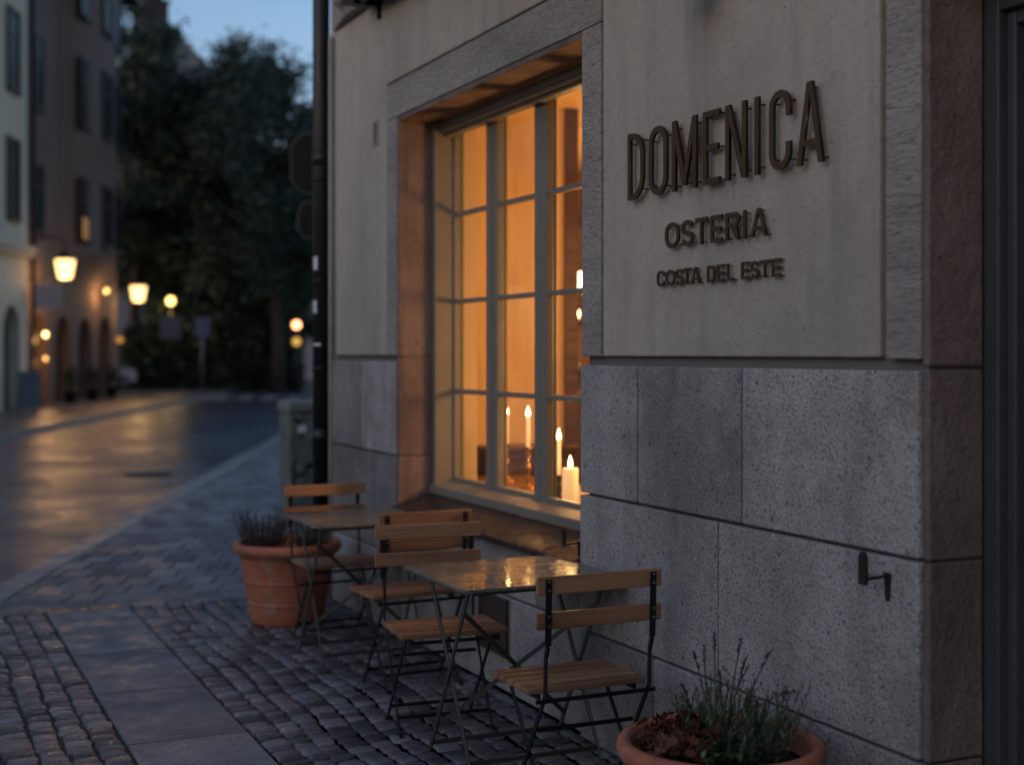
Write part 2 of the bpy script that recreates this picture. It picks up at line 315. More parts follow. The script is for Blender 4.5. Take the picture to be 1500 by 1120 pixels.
# setts: every stone is a small cushioned block
def stone(q, cx, cy, lx, ly, rot, z, crown=0.003, n=10, depth=0.035):
    q.cur = random.random(); b = len(q.v); ca, sa = math.cos(rot), math.sin(rot)
    js = [1+rnd(-0.10, 0.05) for _ in range(n)]; tx, ty = rnd(-.06,.06), rnd(-.06,.06)
    rings = ((1.0, -depth), (1.0, -0.008), (0.95, -0.002), (0.80, crown*0.5), (0.4, crown))
    for sc, dz in rings:
        for k in range(n):
            a = 2*math.pi*(k+0.5)/n; c, s_ = math.cos(a), math.sin(a)
            e = 0.33
            x = math.copysign(abs(c)**e, c)*lx/2*sc*js[k]; y = math.copysign(abs(s_)**e, s_)*ly/2*sc*js[k]
            q.v.append((cx+x*ca-y*sa, cy+x*sa+y*ca, z+dz+((x*tx+y*ty)*1.0 if dz > -0.02 else 0)))
    for i in range(len(rings)-1):
        for k in range(n):
            k2 = (k+1) % n; q.face([b+i*n+k, b+i*n+k2, b+(i+1)*n+k2, b+(i+1)*n+k], True)
    q.face([b+4*n+k for k in range(n)], True)
SL0, SL1 = -1.77, -1.26
cob = MB()
def wv(x, y): return (.020*math.sin(2.3*y+1.7*x)+.010*math.sin(6.1*y-3*x), .018*math.sin(3.1*x+1.3*y)+.009*math.sin(9*x+2*y))
def sett_field(x0, x1, y0, y1, wx, wy, bend):
    x = x0
    while x < x1 - 0.04:
        cw = min(wx*rnd(0.85, 1.15), x1-x)
        if x1-x-cw < .05: cw = x1-x
        y = y0 - rnd(0, wy)
        while y < y1:
            ln = wy*rnd(0.72, 1.35)
            if y+ln > y1-.05: ln = y1-.004-y
            if ln > 0.035:
                c = y+ln/2; k = bend*min(1, (x-x0)/.25, max(0,(x1-x-cw))/.25); k = max(k, 0); ox, oy = wv(x+cw/2, c)
                ww = cw*rnd(.90, 1.06) if k else cw
                stone(cob, x+cw/2+ox*k+rnd(-.004,.004), c+oy*k, ww-0.0055, ln-0.0055, rnd(-.09,.09)+k*.1*math.sin(3*c), rnd(-.004,.003))
            y += max(ln, .03)
        x += cw
sett_field(SL1+0.004, 0.02, 3.0, 8.93, 0.108, 0.088, 1.0)
sett_field(-3.4, SL0-0.004, 3.4, 8.93, 0.116, 0.088, 0.5)
tag(cob.build('cobbled_pavement', m_sett, at=(0,0,0)), kind='structure')
sl = MB(); ys = [2.15, 3.05, 3.97, 4.88, 5.79, 6.70, 7.60, 8.93]
for a, b_ in zip(ys, ys[1:]):
    sl.cur = random.random(); z = rnd(-.001,.003); sl.box(SL0+.006, SL1-.006, a+.007, b_-.007, -.06, z+.002)
tag(sl.build('paving_slabs', m_slab, bevel=0.006, at=(0,0,0)), kind='structure')
# concrete pavers beyond, aligned with the kerb
pv = MB(); bpos = -0.012; k = 0
Uang = math.atan2(U.y, U.x)
a = -2.2
row = 0
while a < 26:
    bb = (0.105 if row % 2 else 0.0)
    while bb > -7.5:
        ca, cb = a+0.175, bb-0.105
        p = S(ca, cb)
        inside = p[1] > 8.97+0.17 and not (p[0] > -0.1 and p[1] < 8.95) and not (p[0] > (p[1]-8.69)*0.6 - 0.05 and p[1] < 14)
        if inside and p[1] < 30: 
            pv.cur = random.random(); z = rnd(-.003, .006)
            e0, e1, f0, f1 = ca-.168, ca+.168, cb-.098, min(cb+.098, -.024)
            pv.hexa([S(e0,f0,-.05), S(e1,f0,-.05), S(e1,f1,-.05), S(e0,f1,-.05), S(e0,f0,z), S(e1,f0,z+rnd(-.002,.002)), S(e1,f1,z), S(e0,f1,z+rnd(-.002,.002))])
        bb -= 0.21
    a += 0.35; row += 1
tag(pv.build('paver_pavement', m_paver, bevel=0.006, at=(0,0,0)), kind='structure')
# header course where the setts stop
hc = MB(); x = -3.0
while x < -0.05:
    ln = rnd(.2,.3); hc.cur = random.random(); hc.box(x, x+ln-.008, 8.945, 9.09, -.05, rnd(-.002,.003)); x += ln
tag(hc.build('edging_stones', m_sett, bevel=0.008, at=(0,0,0)), kind='structure')
# fill between the header course and the rotated pavers
fl = MB(); fl.quad([(-6,9.0,-.004),(3,9.0,-.004),(3,9.5,-.004),(-6,9.5,-.004)])
tag(fl.build('mortar_strip', m_paver), kind='structure')

# ================================================================== RESTAURANT BUILDING
B = empty('restaurant_building', (0, 5.5, 0))
tag(B, 'old corner building with granite plinth, beige plaster and a warm lit paned window', 'building')
WY0, WY1, WZ0, WZ1 = 5.11, 7.42, 0.78, 2.98      # window opening
DY0, DY1, DZ1 = 1.55, 3.04, 2.72                 # door opening
PZ = 1.575; GZ = 1.606; TOP = 7.0
core = MB()
core.box(.03,.33,WY1,8.66,0,TOP); core.box(.03,.33,DY1,WY0,0,TOP); core.box(.05,.33,WY0,WY1,0,WZ0-.02); core.box(.03,.33,WY0,WY1,WZ1,TOP)
core.box(.03,.33,DY0,DY1,DZ1,TOP); core.box(.03,.33,-4,DY0,0,TOP)
core.build('wall_core', m_mortar, B)
# side wall and rest of the block
sw = MB()
def wallseg(q, p, r, th, z0, z1):
    p = Vector(p); r = Vector(r); d = (r-p).normalized(); n = Vector((-d.y, d.x))*th
    q.hexa([(p.x,p.y,z0),(r.x,r.y,z0),(r.x+n.x,r.y+n.y,z0),(p.x+n.x,p.y+n.y,z0),(p.x,p.y,z1),(r.x,r.y,z1),(r.x+n.x,r.y+n.y,z1),(p.x+n.x,p.y+n.y,z1)])
wallseg(sw, (.33,8.66), (2.4,12.2), -.25, 0, TOP); wallseg(sw, (2.4,12.2), (8,12.2), -.25, 0, TOP)
sw.box(8,8.25,-4,12.2,0,TOP); sw.box(.33,8,-4.25,-4,0,TOP)
sw.build('side_wall', m_plaster, B)
rf = MB(); rf.box(-.25,8.5,-4.3,12.4,TOP,TOP+.3); rf.build('roof', mat('roof_tin', (.06,.06,.065), .5), B)
# granite plinth: block by block
pl = MB()
def flush_plinth():
    global pl
    pl.build('plinth', m_granite, B, bevel=0.008, seg=3); pl = MB()
def block(y0, y1, z0, z1, x=-.012, j=.0048):
    pl.cur = random.random(); pl.box(x+rnd(-.001,.001), .055, y0+j, y1-j, z0+j, z1-j)
C1, C2 = 1.03, 0.46
for a_, b_, xo in ((DY1-.004,3.924,-.012),(3.924,4.639,-.010),(4.639,WY0+.012,-.013)): block(a_, b_, C1, PZ, x=xo, j=.0062)
for a_, b_ in ((DY1-.004,4.07),(4.07,WY0+.012)): block(a_, b_, C2, C1)
for a_, b_ in ((DY1-.004,3.62),(3.62,4.52),(4.52,WY0+.012)): block(a_, b_, 0, C2)
flush_plinth()
for a_, b_ in ((WY1-.004,8.05),(8.05,8.69)): block(a_, b_, C1, PZ)
for a_, b_ in ((WY1-.004,7.8),(7.8,8.69)): block(a_, b_, C2, C1)
for a_, b_ in ((WY1-.004,8.1),(8.1,8.69)): block(a_, b_, 0, C2)
flush_plinth()
for a_, b_ in ((WY0+.016,5.62),(5.62,6.45),(6.45,WY1-.01)): block(a_, b_, .46, .735, x=.02)
for a_, b_ in ((WY0+.016,5.9),(5.9,6.8),(6.8,WY1-.01)): block(a_, b_, 0, .46, x=.02)
flush_plinth()
for a_, b_ in ((-4,-1),(-1,.4),(.4,DY0)): block(a_, b_, C1, PZ); block(a_, b_, 0, C1)
pl.build('plinth', m_granite, B, bevel=0.008, seg=3)
# red-brown dressed stone reveals
rv = MB()
for z0, z1 in ((0.745,1.03),(1.03,1.60),(1.60,WZ1-.002)): rv.cur = random.random(); rv.box(.001,.205,WY1-.022,WY1-.001,z0+.002,z1-.002)
rv.build('window_reveal', m_redstone, B, bevel=0.004)
rv = MB()
for z0, z1 in ((0,.46),(.46,1.03),(1.03,1.575),(1.58,DZ1)): rv.cur = random.random(); rv.box(.001,.20,DY1-.030,DY1-.002,z0+.003,z1-.003)
rv.build('door_reveal', m_redstone, B, bevel=0.006)
rv = MB(); rv.cur = .3; rv.box(.001,.205,WY0+.001,WY1-.023,WZ1-.03,WZ1-.003); rv.build('lintel_soffit', m_redstone, B, bevel=.003)
# plaster panels
pp = MB(); pp.box(0,.035,3.223,4.938,GZ,TOP-.3); pp.build('plaster_panel', m_plaster, B, bevel=0.009, seg=3)
pp = MB(); L_ = [(7.602,GZ),(8.60,GZ),(8.60,3.72),(4.946,3.72),(4.946,3.196),(7.602,3.196)]
pp.prism(L_, lambda p: (0, p[0], p[1]), lambda p: (.035, p[0], p[1])); pp.build('plaster_panel', m_plaster, B, bevel=0.009, seg=3)
for dims in ((0,.035,-4,DY0-.17,GZ,3.72),(0,.035,DY0-.15,3.04,2.95,3.72),(0,.035,4.946,8.6,3.99,TOP-.3)): pp = MB(); pp.box(*dims); pp.build('plaster_panel', m_plaster, B, bevel=.009)
# stone surround and quoin strips
st = MB()
st.cur=.7; st.box(-.006,.05,4.947,WY0+.004,GZ,WZ1-.003)
st.cur=.4; st.box(-.006,.05,WY1-.004,7.59,GZ,WZ1-.003)
st.cur=.55; st.box(-.005,.05,4.947,7.59,WZ1,3.183)
st.build('window_surround', m_hewn, B, bevel=0.006, seg=3)
st = MB(); st.cur=.8; st.box(-.008,.05,DY1-.003,3.186,GZ-.004,2.98); st.cur=.6; st.box(-.008,.05,DY0-.14,DY0-.002,GZ-.004,2.98); st.cur=.5; st.box(-.008,.05,DY0,DY1-.006,DZ1,2.94)
st.cur=.75; st.box(-.008,.05,DY1-.003,3.186,2.986,TOP-.3)
st.build('door_surround', m_hewn, B, bevel=0.007, seg=3)
# stone band course high on the wall
bc = MB(); pr = [(0.03,3.73),(-.06,3.73),(-.075,3.76),(-.13,3.80),(-.15,3.86),(-.15,3.93),(0.03,3.98)]
bc.prism(pr, lambda p: (p[0], -4, p[1]), lambda p: (p[0], 8.24, p[1])); bc.hexa([(.03,8.24,3.73),(-.06,8.24,3.73),(-.005,8.64,3.73),(.03,8.64,3.73),(.03,8.24,3.98),(-.15,8.24,3.94),(-.01,8.64,3.94),(.03,8.64,3.98)]); bc.build('band_course', m_hewn, B, bevel=.004)
q = MB(); q.box(-.85,.03,-3.5,6.2,3.99,4.13); q.build('shade_slab', m_hewn, B, bevel=.01)  # unseen overhang slab added to shade the top of the wall
# rounded building corner
cn = MB(); cn.tube([(.045,8.69,0),(.045,8.69,TOP-.01)], .05, 16); cn.build('corner_bead', m_plaster, B)
# window: box frame, sashes, panes, wooden sill, metal flashing
wn = MB()
fx0, fx1 = .205, .36
wn.box(fx0,fx1,WY0,WY0+.06,WZ0+.01,WZ1-.03); wn.box(fx0,fx1,WY1-.023-.05,WY1-.023,WZ0+.01,WZ1-.03)
wn.box(fx0+.02,fx1,WY0+.06,WY1-.073,WZ1-.075,WZ1-.032)
wn.box(fx0+.085,fx1+.01,WY0,WY1-.02,.79,.866)
wn.box(.235,.30,WY0+.06,WY1-.073,WZ1-.095,WZ1-.074); wn.box(.262,.32,WY0+.06,WY1-.073,WZ1-.112,WZ1-.096)
win = wn.build('window', m_paint, B, bevel=.004)
ws = MB(); ws.prism([(.185,.812),(.185,.858),(.314,.884),(.314,.812)], lambda p: (p[0], WY0+.002, p[1]), lambda p: (p[0], WY1-.024, p[1]))
ws.build('sill', m_paint, win, bevel=.005)
cols = [(5.22,5.51),(5.655,6.12),(6.257,6.722),(6.872,7.335)]
rows = [.903,1.40,1.918,2.42,2.905]
for i, (a_, b_) in enumerate(cols):
    lo = WY0+.062 if i == 0 else a_-.070; hi = b_+.055 if i == 3 else b_+.064
    s_ = MB(); X0, X1 = .318, .362; z0, z1 = .868, WZ1-.055
    s_.box(X0,X1,lo,a_,z0,z1); s_.box(X0,X1,b_,hi,z0,z1); s_.box(X0+.001,X1-.001,a_,b_,z0,rows[0]); s_.box(X0+.001,X1-.001,a_,b_,rows[-1],z1)
    for z in rows[1:-1]: s_.box(X0+.004,X1-.006,a_,b_,z-.013,z+.013)
    so_ = s_.build('sash', m_paint, win, bevel=.005, seg=2)
    for r0, r1 in zip(rows, rows[1:]):
        e = .013
        gp = MB(); t_ = rnd(-.002,.002); t2 = rnd(-.002,.002); gp.quad([(.342+t_,a_,r0+e*.5),(.342+t2,b_,r0+e*.5),(.342-t_,b_,r1-e*.5),(.342-t2,a_,r1-e*.5)])
        gp.build('pane', m_glass, win)
# inner casement (double window), a slimmer set of bars further in
for i, (a_, b_) in enumerate(cols):
    s_ = MB(); s_.box(.375,.392,a_-.03,a_-.008,.87,2.93); s_.box(.375,.392,b_+.022,b_+.042,.87,2.93); s_.box(.376,.391,a_-.008,b_+.022,.87,.893); s_.box(.376,.391,a_-.008,b_+.022,2.908,2.93)
    s_.build('inner_sash', m_paint, win, bevel=.004)
lin = MB(); lin.box(.362,.55,WY0-.02,WY0+.01,.82,2.98); lin.box(.37,.55,WY1+.12,WY1+.15,.82,2.98); lin.box(.362,.55,WY0,WY1,2.955,2.985)
lin.build('lining', mat('lining_paint', (.5,.40,.27), .6), win)
fs = MB(); nY = 24
prof = [(-.045,.715),(-.045,.742),(-.02,.750),(.187,.811),(.187,.796),(-.03,.728)]
fs.prism(prof, lambda p: (p[0], WY0+.014, p[1]), lambda p: (p[0], WY1+.03 if False else WY1-.024, p[1])); fs.build('sill_flashing', m_flash, B, bevel=.003)
fs = MB(); fs.box(-.045,-.012,WY1-.024,WY1+.03,WZ0-.075,WZ0-.040); fs.build('sill_flashing', m_flash, B, bevel=.004)
# basement louvre vent under the window
vt = MB(); y0v, y1v, z0v, z1v = 5.91, 6.24, .17, .445
vt.box(.012,.030,y0v,y1v,z0v,z1v); vt.box(.002,.012,y0v,y0v+.015,z0v,z1v); vt.box(.002,.012,y1v-.015,y1v,z0v,z1v); vt.box(.002,.012,y0v+.015,y1v-.015,z1v-.015,z1v); vt.box(.002,.012,y0v+.015,y1v-.015,z0v,z0v+.015)
for k in range(14):
    z = z0v+.02+k*.0172; vt.hexa([(.004,y0v+.015,z),(.013,y0v+.015,z+.008),(.013,y1v-.015,z+.008),(.004,y1v-.015,z),(.004,y0v+.015,z+.003),(.013,y0v+.015,z+.012),(.013,y1v-.015,z+.012),(.004,y1v-.015,z+.003)])
vt.build('louvre_vent', mat('vent_paint', (.05,.038,.032), .5, metal=.2), B)
# small wall vent
vt = MB(); yc, zc = 7.785, 2.94
vt.box(-.008,0.0,yc-.055,yc-.045,zc-.075,zc+.075); vt.box(-.008,0.0,yc+.045,yc+.055,zc-.075,zc+.075); vt.box(-.008,0.0,yc-.045,yc+.045,zc+.065,zc+.075); vt.box(-.008,0.0,yc-.045,yc+.045,zc-.075,zc-.065)
for k in range(5): z = zc-.055+k*.026; vt.box(-.006,-.001,yc-.045,yc+.045,z,z+.009)
ve = vt.build('wall_vent', m_plaster, B)
vt = MB(); vt.box(-.0015,0.002,yc-.045,yc+.045,zc-.065,zc+.065); vt.build('vent_hole', mat('hole_black', (.01,.01,.01), .9), ve)
# door
dr = MB(); dx = .20
dr.box(dx,dx+.05,DY1-.09,DY1-.031,0,DZ1); dr.box(dx+.03,dx+.09,DY1-.125,DY1-.09,0,2.62); dr.box(dx,dx+.05,DY0,DY0+.06,0,DZ1); dr.box(dx+.03,dx+.09,DY0+.06,DY0+.1,0,2.62)
dr.box(dx,dx+.05,DY0+.06,DY1-.09,2.59,DZ1); dr.box(dx+.03,dx+.09,DY0+.1,DY1-.125,2.55,2.62)
door = dr.build('door', m_doorp, B, bevel=.006)
lf = MB(); x0, x1 = dx+.065, dx+.105
ym = (DY0+DY1)/2
for ya, yb in ((DY0+.1,ym-.003),(ym+.003,DY1-.125)):
    lf.box(x0,x1,ya,ya+.10,.02,2.55); lf.box(x0,x1,yb-.10,yb,.02,2.55); lf.box(x0+.001,x1-.001,ya+.10,yb-.10,.02,.28); lf.box(x0+.001,x1-.001,ya+.10,yb-.10,2.43,2.55)
    lf.box(x0+.001,x1-.001,ya+.10,yb-.10,.86,.95); lf.box(x0+.012,x1-.012,ya+.10,yb-.10,.28,.86)
    lf.box(x0+.004,x1-.004,ya+.10,yb-.10,1.40,1.43); lf.box(x0+.004,x1-.004,ya+.10,yb-.10,1.90,1.93)
lf.build('door_leaf', m_doorp, door, bevel=.006)
lf = MB()
for ya, yb in ((DY0+.2,ym-.103),(ym+.103,DY1-.225)): lf.quad([(x0+.02,ya,.95),(x0+.02,yb,.95),(x0+.02,yb,2.43),(x0+.02,ya,2.43)])
lf.build('door_glass', m_glass, door)
hd = MB(); hd.tube([(x0-.04,ym+.05,1.0),(x0-.04,ym+.05,1.22)], .009, 8); hd.tube([(x0,ym+.05,1.02),(x0-.04,ym+.05,1.02)], .007, 8); hd.tube([(x0,ym+.05,1.2),(x0-.04,ym+.05,1.2)], .007, 8); hd.build('handle', m_brass, door)
dst = MB(); dst.box(-.06,.33,DY0+.005,DY1-.035,-.02,.015); dst.build('door_step', m_granite, B, bevel=.006)

# downpipe with stickers and clamps
dp = MB(); px_, py_ = -.045, 8.78
dp.tube([(px_,py_,0.02),(px_,py_,6.6)], .056, 24)
for z in (1.02, 2.86, 4.5): dp.tube([(px_,py_,z),(px_,py_,z+.10)], .062, 24)
pipe = dp.build('downpipe', m_pipe, B)
for z in (1.50, 2.08, 2.75): cl = MB(); cl.tube([(px_,py_,z),(px_,py_,z+.03)], .0605, 24); cl.bar((px_+.04,py_-.02,z+.015),(.03,py_-.09,z+.015), .012,.012); cl.build('clamp', m_iron, pipe)
m_stick = mat('sticker_paper', (.55,.57,.6), .5, var=[(40, .4, (.3,.3,.32), .5, .7)])
def sticker(z, h, a0, a1):
    q = MB(); r = .0566
    n = 8
    for i in range(n):
        t0 = a0+(a1-a0)*i/n; t1 = a0+(a1-a0)*(i+1)/n
        q.quad([(px_+r*math.cos(t0),py_+r*math.sin(t0),z),(px_+r*math.cos(t1),py_+r*math.sin(t1),z),(px_+r*math.cos(t1),py_+r*math.sin(t1),z+h),(px_+r*math.cos(t0),py_+r*math.sin(t0),z+h)])
    q.build('sticker', m_stick, pipe)
sticker(2.17,.088,R(188),R(228)); sticker(1.885,.082,R(186),R(222)); sticker(1.668,.018,R(190),R(250))
dp = MB(); dp.tube([(-.02,8.655,0),(-.02,8.655,3.7)], .012, 10); dp.build('cable_conduit', m_plaster, B)

# awning cassette near the band course
aw = empty('awning_cassette', (-.12, 7.1, 3.66)); tag(aw, 'dark rolled up awning cassette with folded arms above the window', 'awning')
q = MB(); q.box(-.20,-.03,6.1,7.86,3.70,3.725); q.tube([(-.12,6.12,3.77),(-.12,7.84,3.77)], .06, 16); q.build('cassette', m_iron, aw)
q = MB()
for y in (6.3, 7.0, 7.7): q.bar((-.17,y,3.69),(.0,y+.02,3.69),.03,.03); q.bar((-.01,y,3.60),(-.01,y,3.74),.03,.02)
q.tube([(-.16,6.4,3.675),(-.15,7.6,3.675)], .017, 10); q.build('folding_arm', m_iron, aw)

# ---------------------------------------------------------------- lettering
def stroke(pts, wv, closed=False):
    """offset outline(s) of a centre line, widths in units"""
    P = [Vector(p) for p in pts]; n = len(P); Lo, Ro = [], []
    for i in range(n):
        a = P[(i-1) % n] if (closed or i > 0) else None; b = P[i]; c = P[(i+1) % n] if (closed or i < n-1) else None
        d1 = (b-a).normalized() if a is not None else None; d2 = (c-b).normalized() if c is not None else None
        if d1 is None: d1 = d2
        if d2 is None: d2 = d1
        n1 = Vector((-d1.y,d1.x)); n2 = Vector((-d2.y,d2.x)); m = (n1+n2).normalized(); k = (wv/2)/max(0.3, m.dot(n1))
        Lo.append(tuple(b+m*k)); Ro.append(tuple(b-m*k))
    return [Lo, Ro] if closed else [Lo + Ro[::-1]]
def arc(cx, cy, rx, ry, a0, a1, n=10): return [(cx+rx*math.cos(R(a0+(a1-a0)*i/n)), cy+ry*math.sin(R(a0+(a1-a0)*i/n))) for i in range(n+1)]
def glyph(ch, w_, h, t):
    """outline loops of a condensed sans capital of width w_, height h, stroke t"""
    hx = t/2; r = min((w_-t)/2, h*0.32)
    if ch == 'I': return [[(0,0),(t,0),(t,h),(0,h)]]
    if ch == 'O':
        c = arc(w_/2,h-hx-r,w_/2-hx,r,0,180,14) + arc(w_/2,hx+r,w_/2-hx,r,180,360,14); return stroke(c, t, True)
    if ch == 'D':
        r = min(w_-t, h*0.3)
        out = [(0,0)] + arc(w_-r-hx, r+hx, r+hx, r+hx, -90, 0) + arc(w_-r-hx, h-r-hx, r+hx, r+hx, 0, 90) + [(0,h)]
        inn = [(t,t)] + arc(w_-r-hx, r+hx, r-hx, r-hx, -90, 0) + arc(w_-r-hx, h-r-hx, r-hx, r-hx, 0, 90) + [(t,h-t)]
        return [out, inn]
    if ch == 'C':
        r = min(r, h*.2)
        c = [(w_-hx, h*0.66)] + arc(w_/2,h-hx-r,w_/2-hx,r,0,180,14) + arc(w_/2,hx+r,w_/2-hx,r,180,360,14) + [(w_-hx, h*0.34)]
        return stroke(c, t)
    if ch == 'E': v = t*.95; return [[(0,0),(w_,0),(w_,v),(t,v),(t,h/2-v/2),(w_*.9,h/2-v/2),(w_*.9,h/2+v/2),(t,h/2+v/2),(t,h-v),(w_,h-v),(w_,h),(0,h)]]
    if ch == 'L': return [[(0,0),(w_,0),(w_,t),(t,t),(t,h),(0,h)]]
    if ch == 'T': a = (w_-t)/2; return [[(a,0),(a+t,0),(a+t,h-t),(w_,h-t),(w_,h),(0,h),(0,h-t),(a,h-t)]]
    if ch == 'N':
        k = t*1.15
        return [[(0,0),(t,0),(t,h-2.6*t),(w_-k,0),(w_,0),(w_,h),(w_-t,h),(w_-t,2.6*t),(k,h),(0,h)]]
    if ch == 'M':
        c = w_/2; e = t*.62
        return [[(0,0),(t,0),(t,h*.66),(c-e*.75,h*.06),(c+e*.75,h*.06),(w_-t,h*.66),(w_-t,0),(w_,0),(w_,h),(w_-t*1.05,h),(c,h*.28),(t*1.05,h),(0,h)]]
    if ch == 'A':
        c = w_/2; e = t*.60; z0, z1 = h*.22, h*.22+t*.9
        def xin(z): return t*1.04 + (c - t*1.04)*(z/(h*0.86))
        return [[(0,0),(t*1.04,0),(xin(z0)-t*.0,z0),(w_-xin(z0),z0),(w_-t*1.04,0),(w_,0),(c+e,h),(c-e,h)], [(xin(z1),z1),(w_-xin(z1),z1),(c,h*.86)]]
    if ch == 'S':
        r1 = (h-t)/4; a = w_/2-hx
        c = arc(w_/2, h-hx-r1, a, r1, 20, 250, 14)[:] + arc(w_/2, hx+r1, a, r1, 70, -160, 14)
        return stroke(c, t)
    if ch == 'R':
        r1 = h*.27; m_ = h-2*r1
        out = [(0,0),(t,0),(t,m_-t*.0),(w_*.45,m_),(w_-t*1.1,0),(w_,0),(w_-t*.95+w_*.0,m_+t*.25)] + arc(w_-r1, h-r1, r1, r1, -60, 90, 10) + [(0,h)]
        ri = r1-t
        inn = [(t,m_+t)] + arc(w_-r1, h-r1, ri, ri, -90, 90, 10) + [(t,h-t)]
        return [out, inn]
DC, SC_, = math.cos(R(24.6)), math.sin(R(24.6))
def make_letter(ch, y_left, y_right, z0, z1, t, xf, dep, parent, pins):
    w_ = y_left-y_right; h = z1-z0
    cu = bpy.data.curves.new('letter', 'CURVE'); cu.dimensions = '2D'; cu.fill_mode = 'BOTH'; cu.extrude = dep/2-.0006; cu.bevel_depth = .0006; cu.bevel_resolution = 1; cu.offset = -.0006
    for lp in glyph(ch, w_, h, t):
        sp = cu.splines.new('POLY'); sp.points.add(len(lp)-1)
        for p_, q_ in zip(sp.points, lp): p_.co = (q_[0], q_[1], 0, 1)
        sp.use_cyclic_u = True
    tmp = bpy.data.objects.new('tmp', cu); C.objects.link(tmp); bpy.context.view_layer.update()
    me = bpy.data.meshes.new_from_object(tmp.evaluated_get(bpy.context.evaluated_depsgraph_get()))
    bpy.data.objects.remove(tmp)
    # local x -> -Y, local y -> Z, local z -> -X (towards the street)
    Mx = Matrix(((0,0,-1,xf+dep/2),(-1,0,0,y_left),(0,1,0,z0),(0,0,0,1)))
    me.transform(Matrix.Translation(-Vector(parent.location)) @ Mx)
    me.materials.clear(); me.materials.append(m_bronze)
    o = bpy.data.objects.new('letter', me); C.objects.link(o); o.parent = parent
    q = MB()
    for (u, v) in pins:
        y = y_left-u*w_; z = z0+v*h
        q.tube([(xf+dep*.5,y,z),(.004,y,z)], .0026 if h > .2 else .0018, 8)
    q.build('stand_off', m_iron, o)
    return o
def YW(px, dd): r = (px-750)/2000; return dd*(DC-r*SC_)/(SC_+r*DC)
PIN = {'D':[(.14,.85),(.14,.1),(.86,.87),(.9,.14)], 'O':[(.1,.8),(.9,.85),(.1,.15),(.9,.12)], 'M':[(.1,.9),(.92,.9),(.1,.08),(.92,.08),(.5,.1)], 'E':[(.15,.92),(.9,.95),(.15,.1),(.92,.05),(.85,.5)],
       'N':[(.12,.9),(.9,.9),(.12,.08),(.88,.1)], 'I':[(.5,.9),(.5,.1)], 'C':[(.15,.85),(.88,.85),(.12,.15),(.88,.12)], 'A':[(.5,.93),(.12,.08),(.9,.06)], 'S':[(.2,.85),(.85,.85),(.85,.15),(.1,.15)],
       'T':[(.1,.93),(.9,.93),(.5,.1)], 'R':[(.12,.9),(.85,.8),(.12,.08),(.88,.08)], 'L':[(.2,.9),(.2,.1),(.9,.06)]}
def text_row(name, label, spec, z0, z1, t, xf, dep):
    ys = [YW(p, 2.67+xf) for _, a, b in spec for p in (a, b)]
    rt = empty(name, (0, sum(ys)/len(ys), z0)); tag(rt, label, 'sign')
    for ch, a, b in spec: make_letter(ch, YW(a, 2.67+xf), YW(b, 2.67+xf), z0, z1, t, xf, dep, rt, PIN[ch])
text_row('wall_lettering', 'large tall bronze metal letters reading DOMENICA on the beige plaster', [('D',919,942),('O',950,976),('M',984,1019),('E',1029,1053),('N',1062,1092),('I',1104.6,1113),('C',1126,1157),('A',1166,1205)], 2.214, 2.474, .0235, -.034, .012)
text_row('wall_lettering', 'middle row of bronze metal letters reading OSTERIA', [('O',973.6,994),('S',997.5,1014.6),('T',1018,1035),('E',1040,1057),('R',1062,1082),('I',1088,1093.5),('A',1098.5,1123)], 2.008, 2.104, .0165, -.026, .008)
text_row('wall_lettering', 'small bottom row of bronze metal letters reading COSTA DEL ESTE', [('C',961.8,973),('O',974.6,988),('S',989,1000),('T',1000.5,1011),('A',1011.6,1025),('D',1035,1047),('E',1049.5,1060),('L',1064,1074),('E',1085,1096.5),('S',1098.6,1111),('T',1112,1127),('E',1129.6,1143)], 1.870, 1.930, .0115, -.020, .006)
# iron shutter holders
def hook(y, z, s=1.0):
    q = MB(); q.hexa([(-.012,y-.012*s,z-.05*s),(0,y-.012*s,z-.05*s),(0,y+.012*s,z-.05*s),(-.012,y+.012*s,z-.05*s),(-.012,y-.019*s,z+.035*s),(0,y-.019*s,z+.035*s),(0,y+.019*s,z+.035*s),(-.012,y+.019*s,z+.035*s)])
    q.bar((-.005,y,z+.025*s),(-.095*s,y,z+.02*s),.008,.013)
    q.prism([(y-.016*s,z+.005),(y+.016*s,z+.005),(y+.016*s,z+.085*s),(y+.008*s,z+.10*s),(y-.008*s,z+.10*s),(y-.016*s,z+.085*s)], lambda p: (-.095*s,p[0],p[1]), lambda p: (-.107*s,p[0],p[1]))
    return q
tag(hook(3.17,.945).build('shutter_hook', m_rust, bevel=.002), 'rusty iron shutter hook on the granite plinth near the door', 'hook')
tag(hook(5.13,.80,.8).build('shutter_hook', m_iron, bevel=.002), 'black iron shutter hook at the near end of the window sill', 'hook')
# unlit wall lamp above the sign
wl = empty('wall_lamp', (0,4.10,2.86)); tag(wl, 'dark unlit wall lamp at the top edge above the lettering', 'lamp')
q = MB(); q.lathe([(.012,.20),(.03,.17),(.075,.08),(.085,.012),(.080,.012),(.06,.08)], -.16, 4.10, 24, 2.865); q.build('lamp_shade', m_iron, wl)
q = MB(); q.tube([(-.16,4.10,3.05),(-.16,4.10,3.12),(-.10,4.10,3.16),(0,4.10,3.14)], .010, 10); q.box(-.012,0,4.06,4.14,3.08,3.20); q.build('bracket', m_iron, wl)

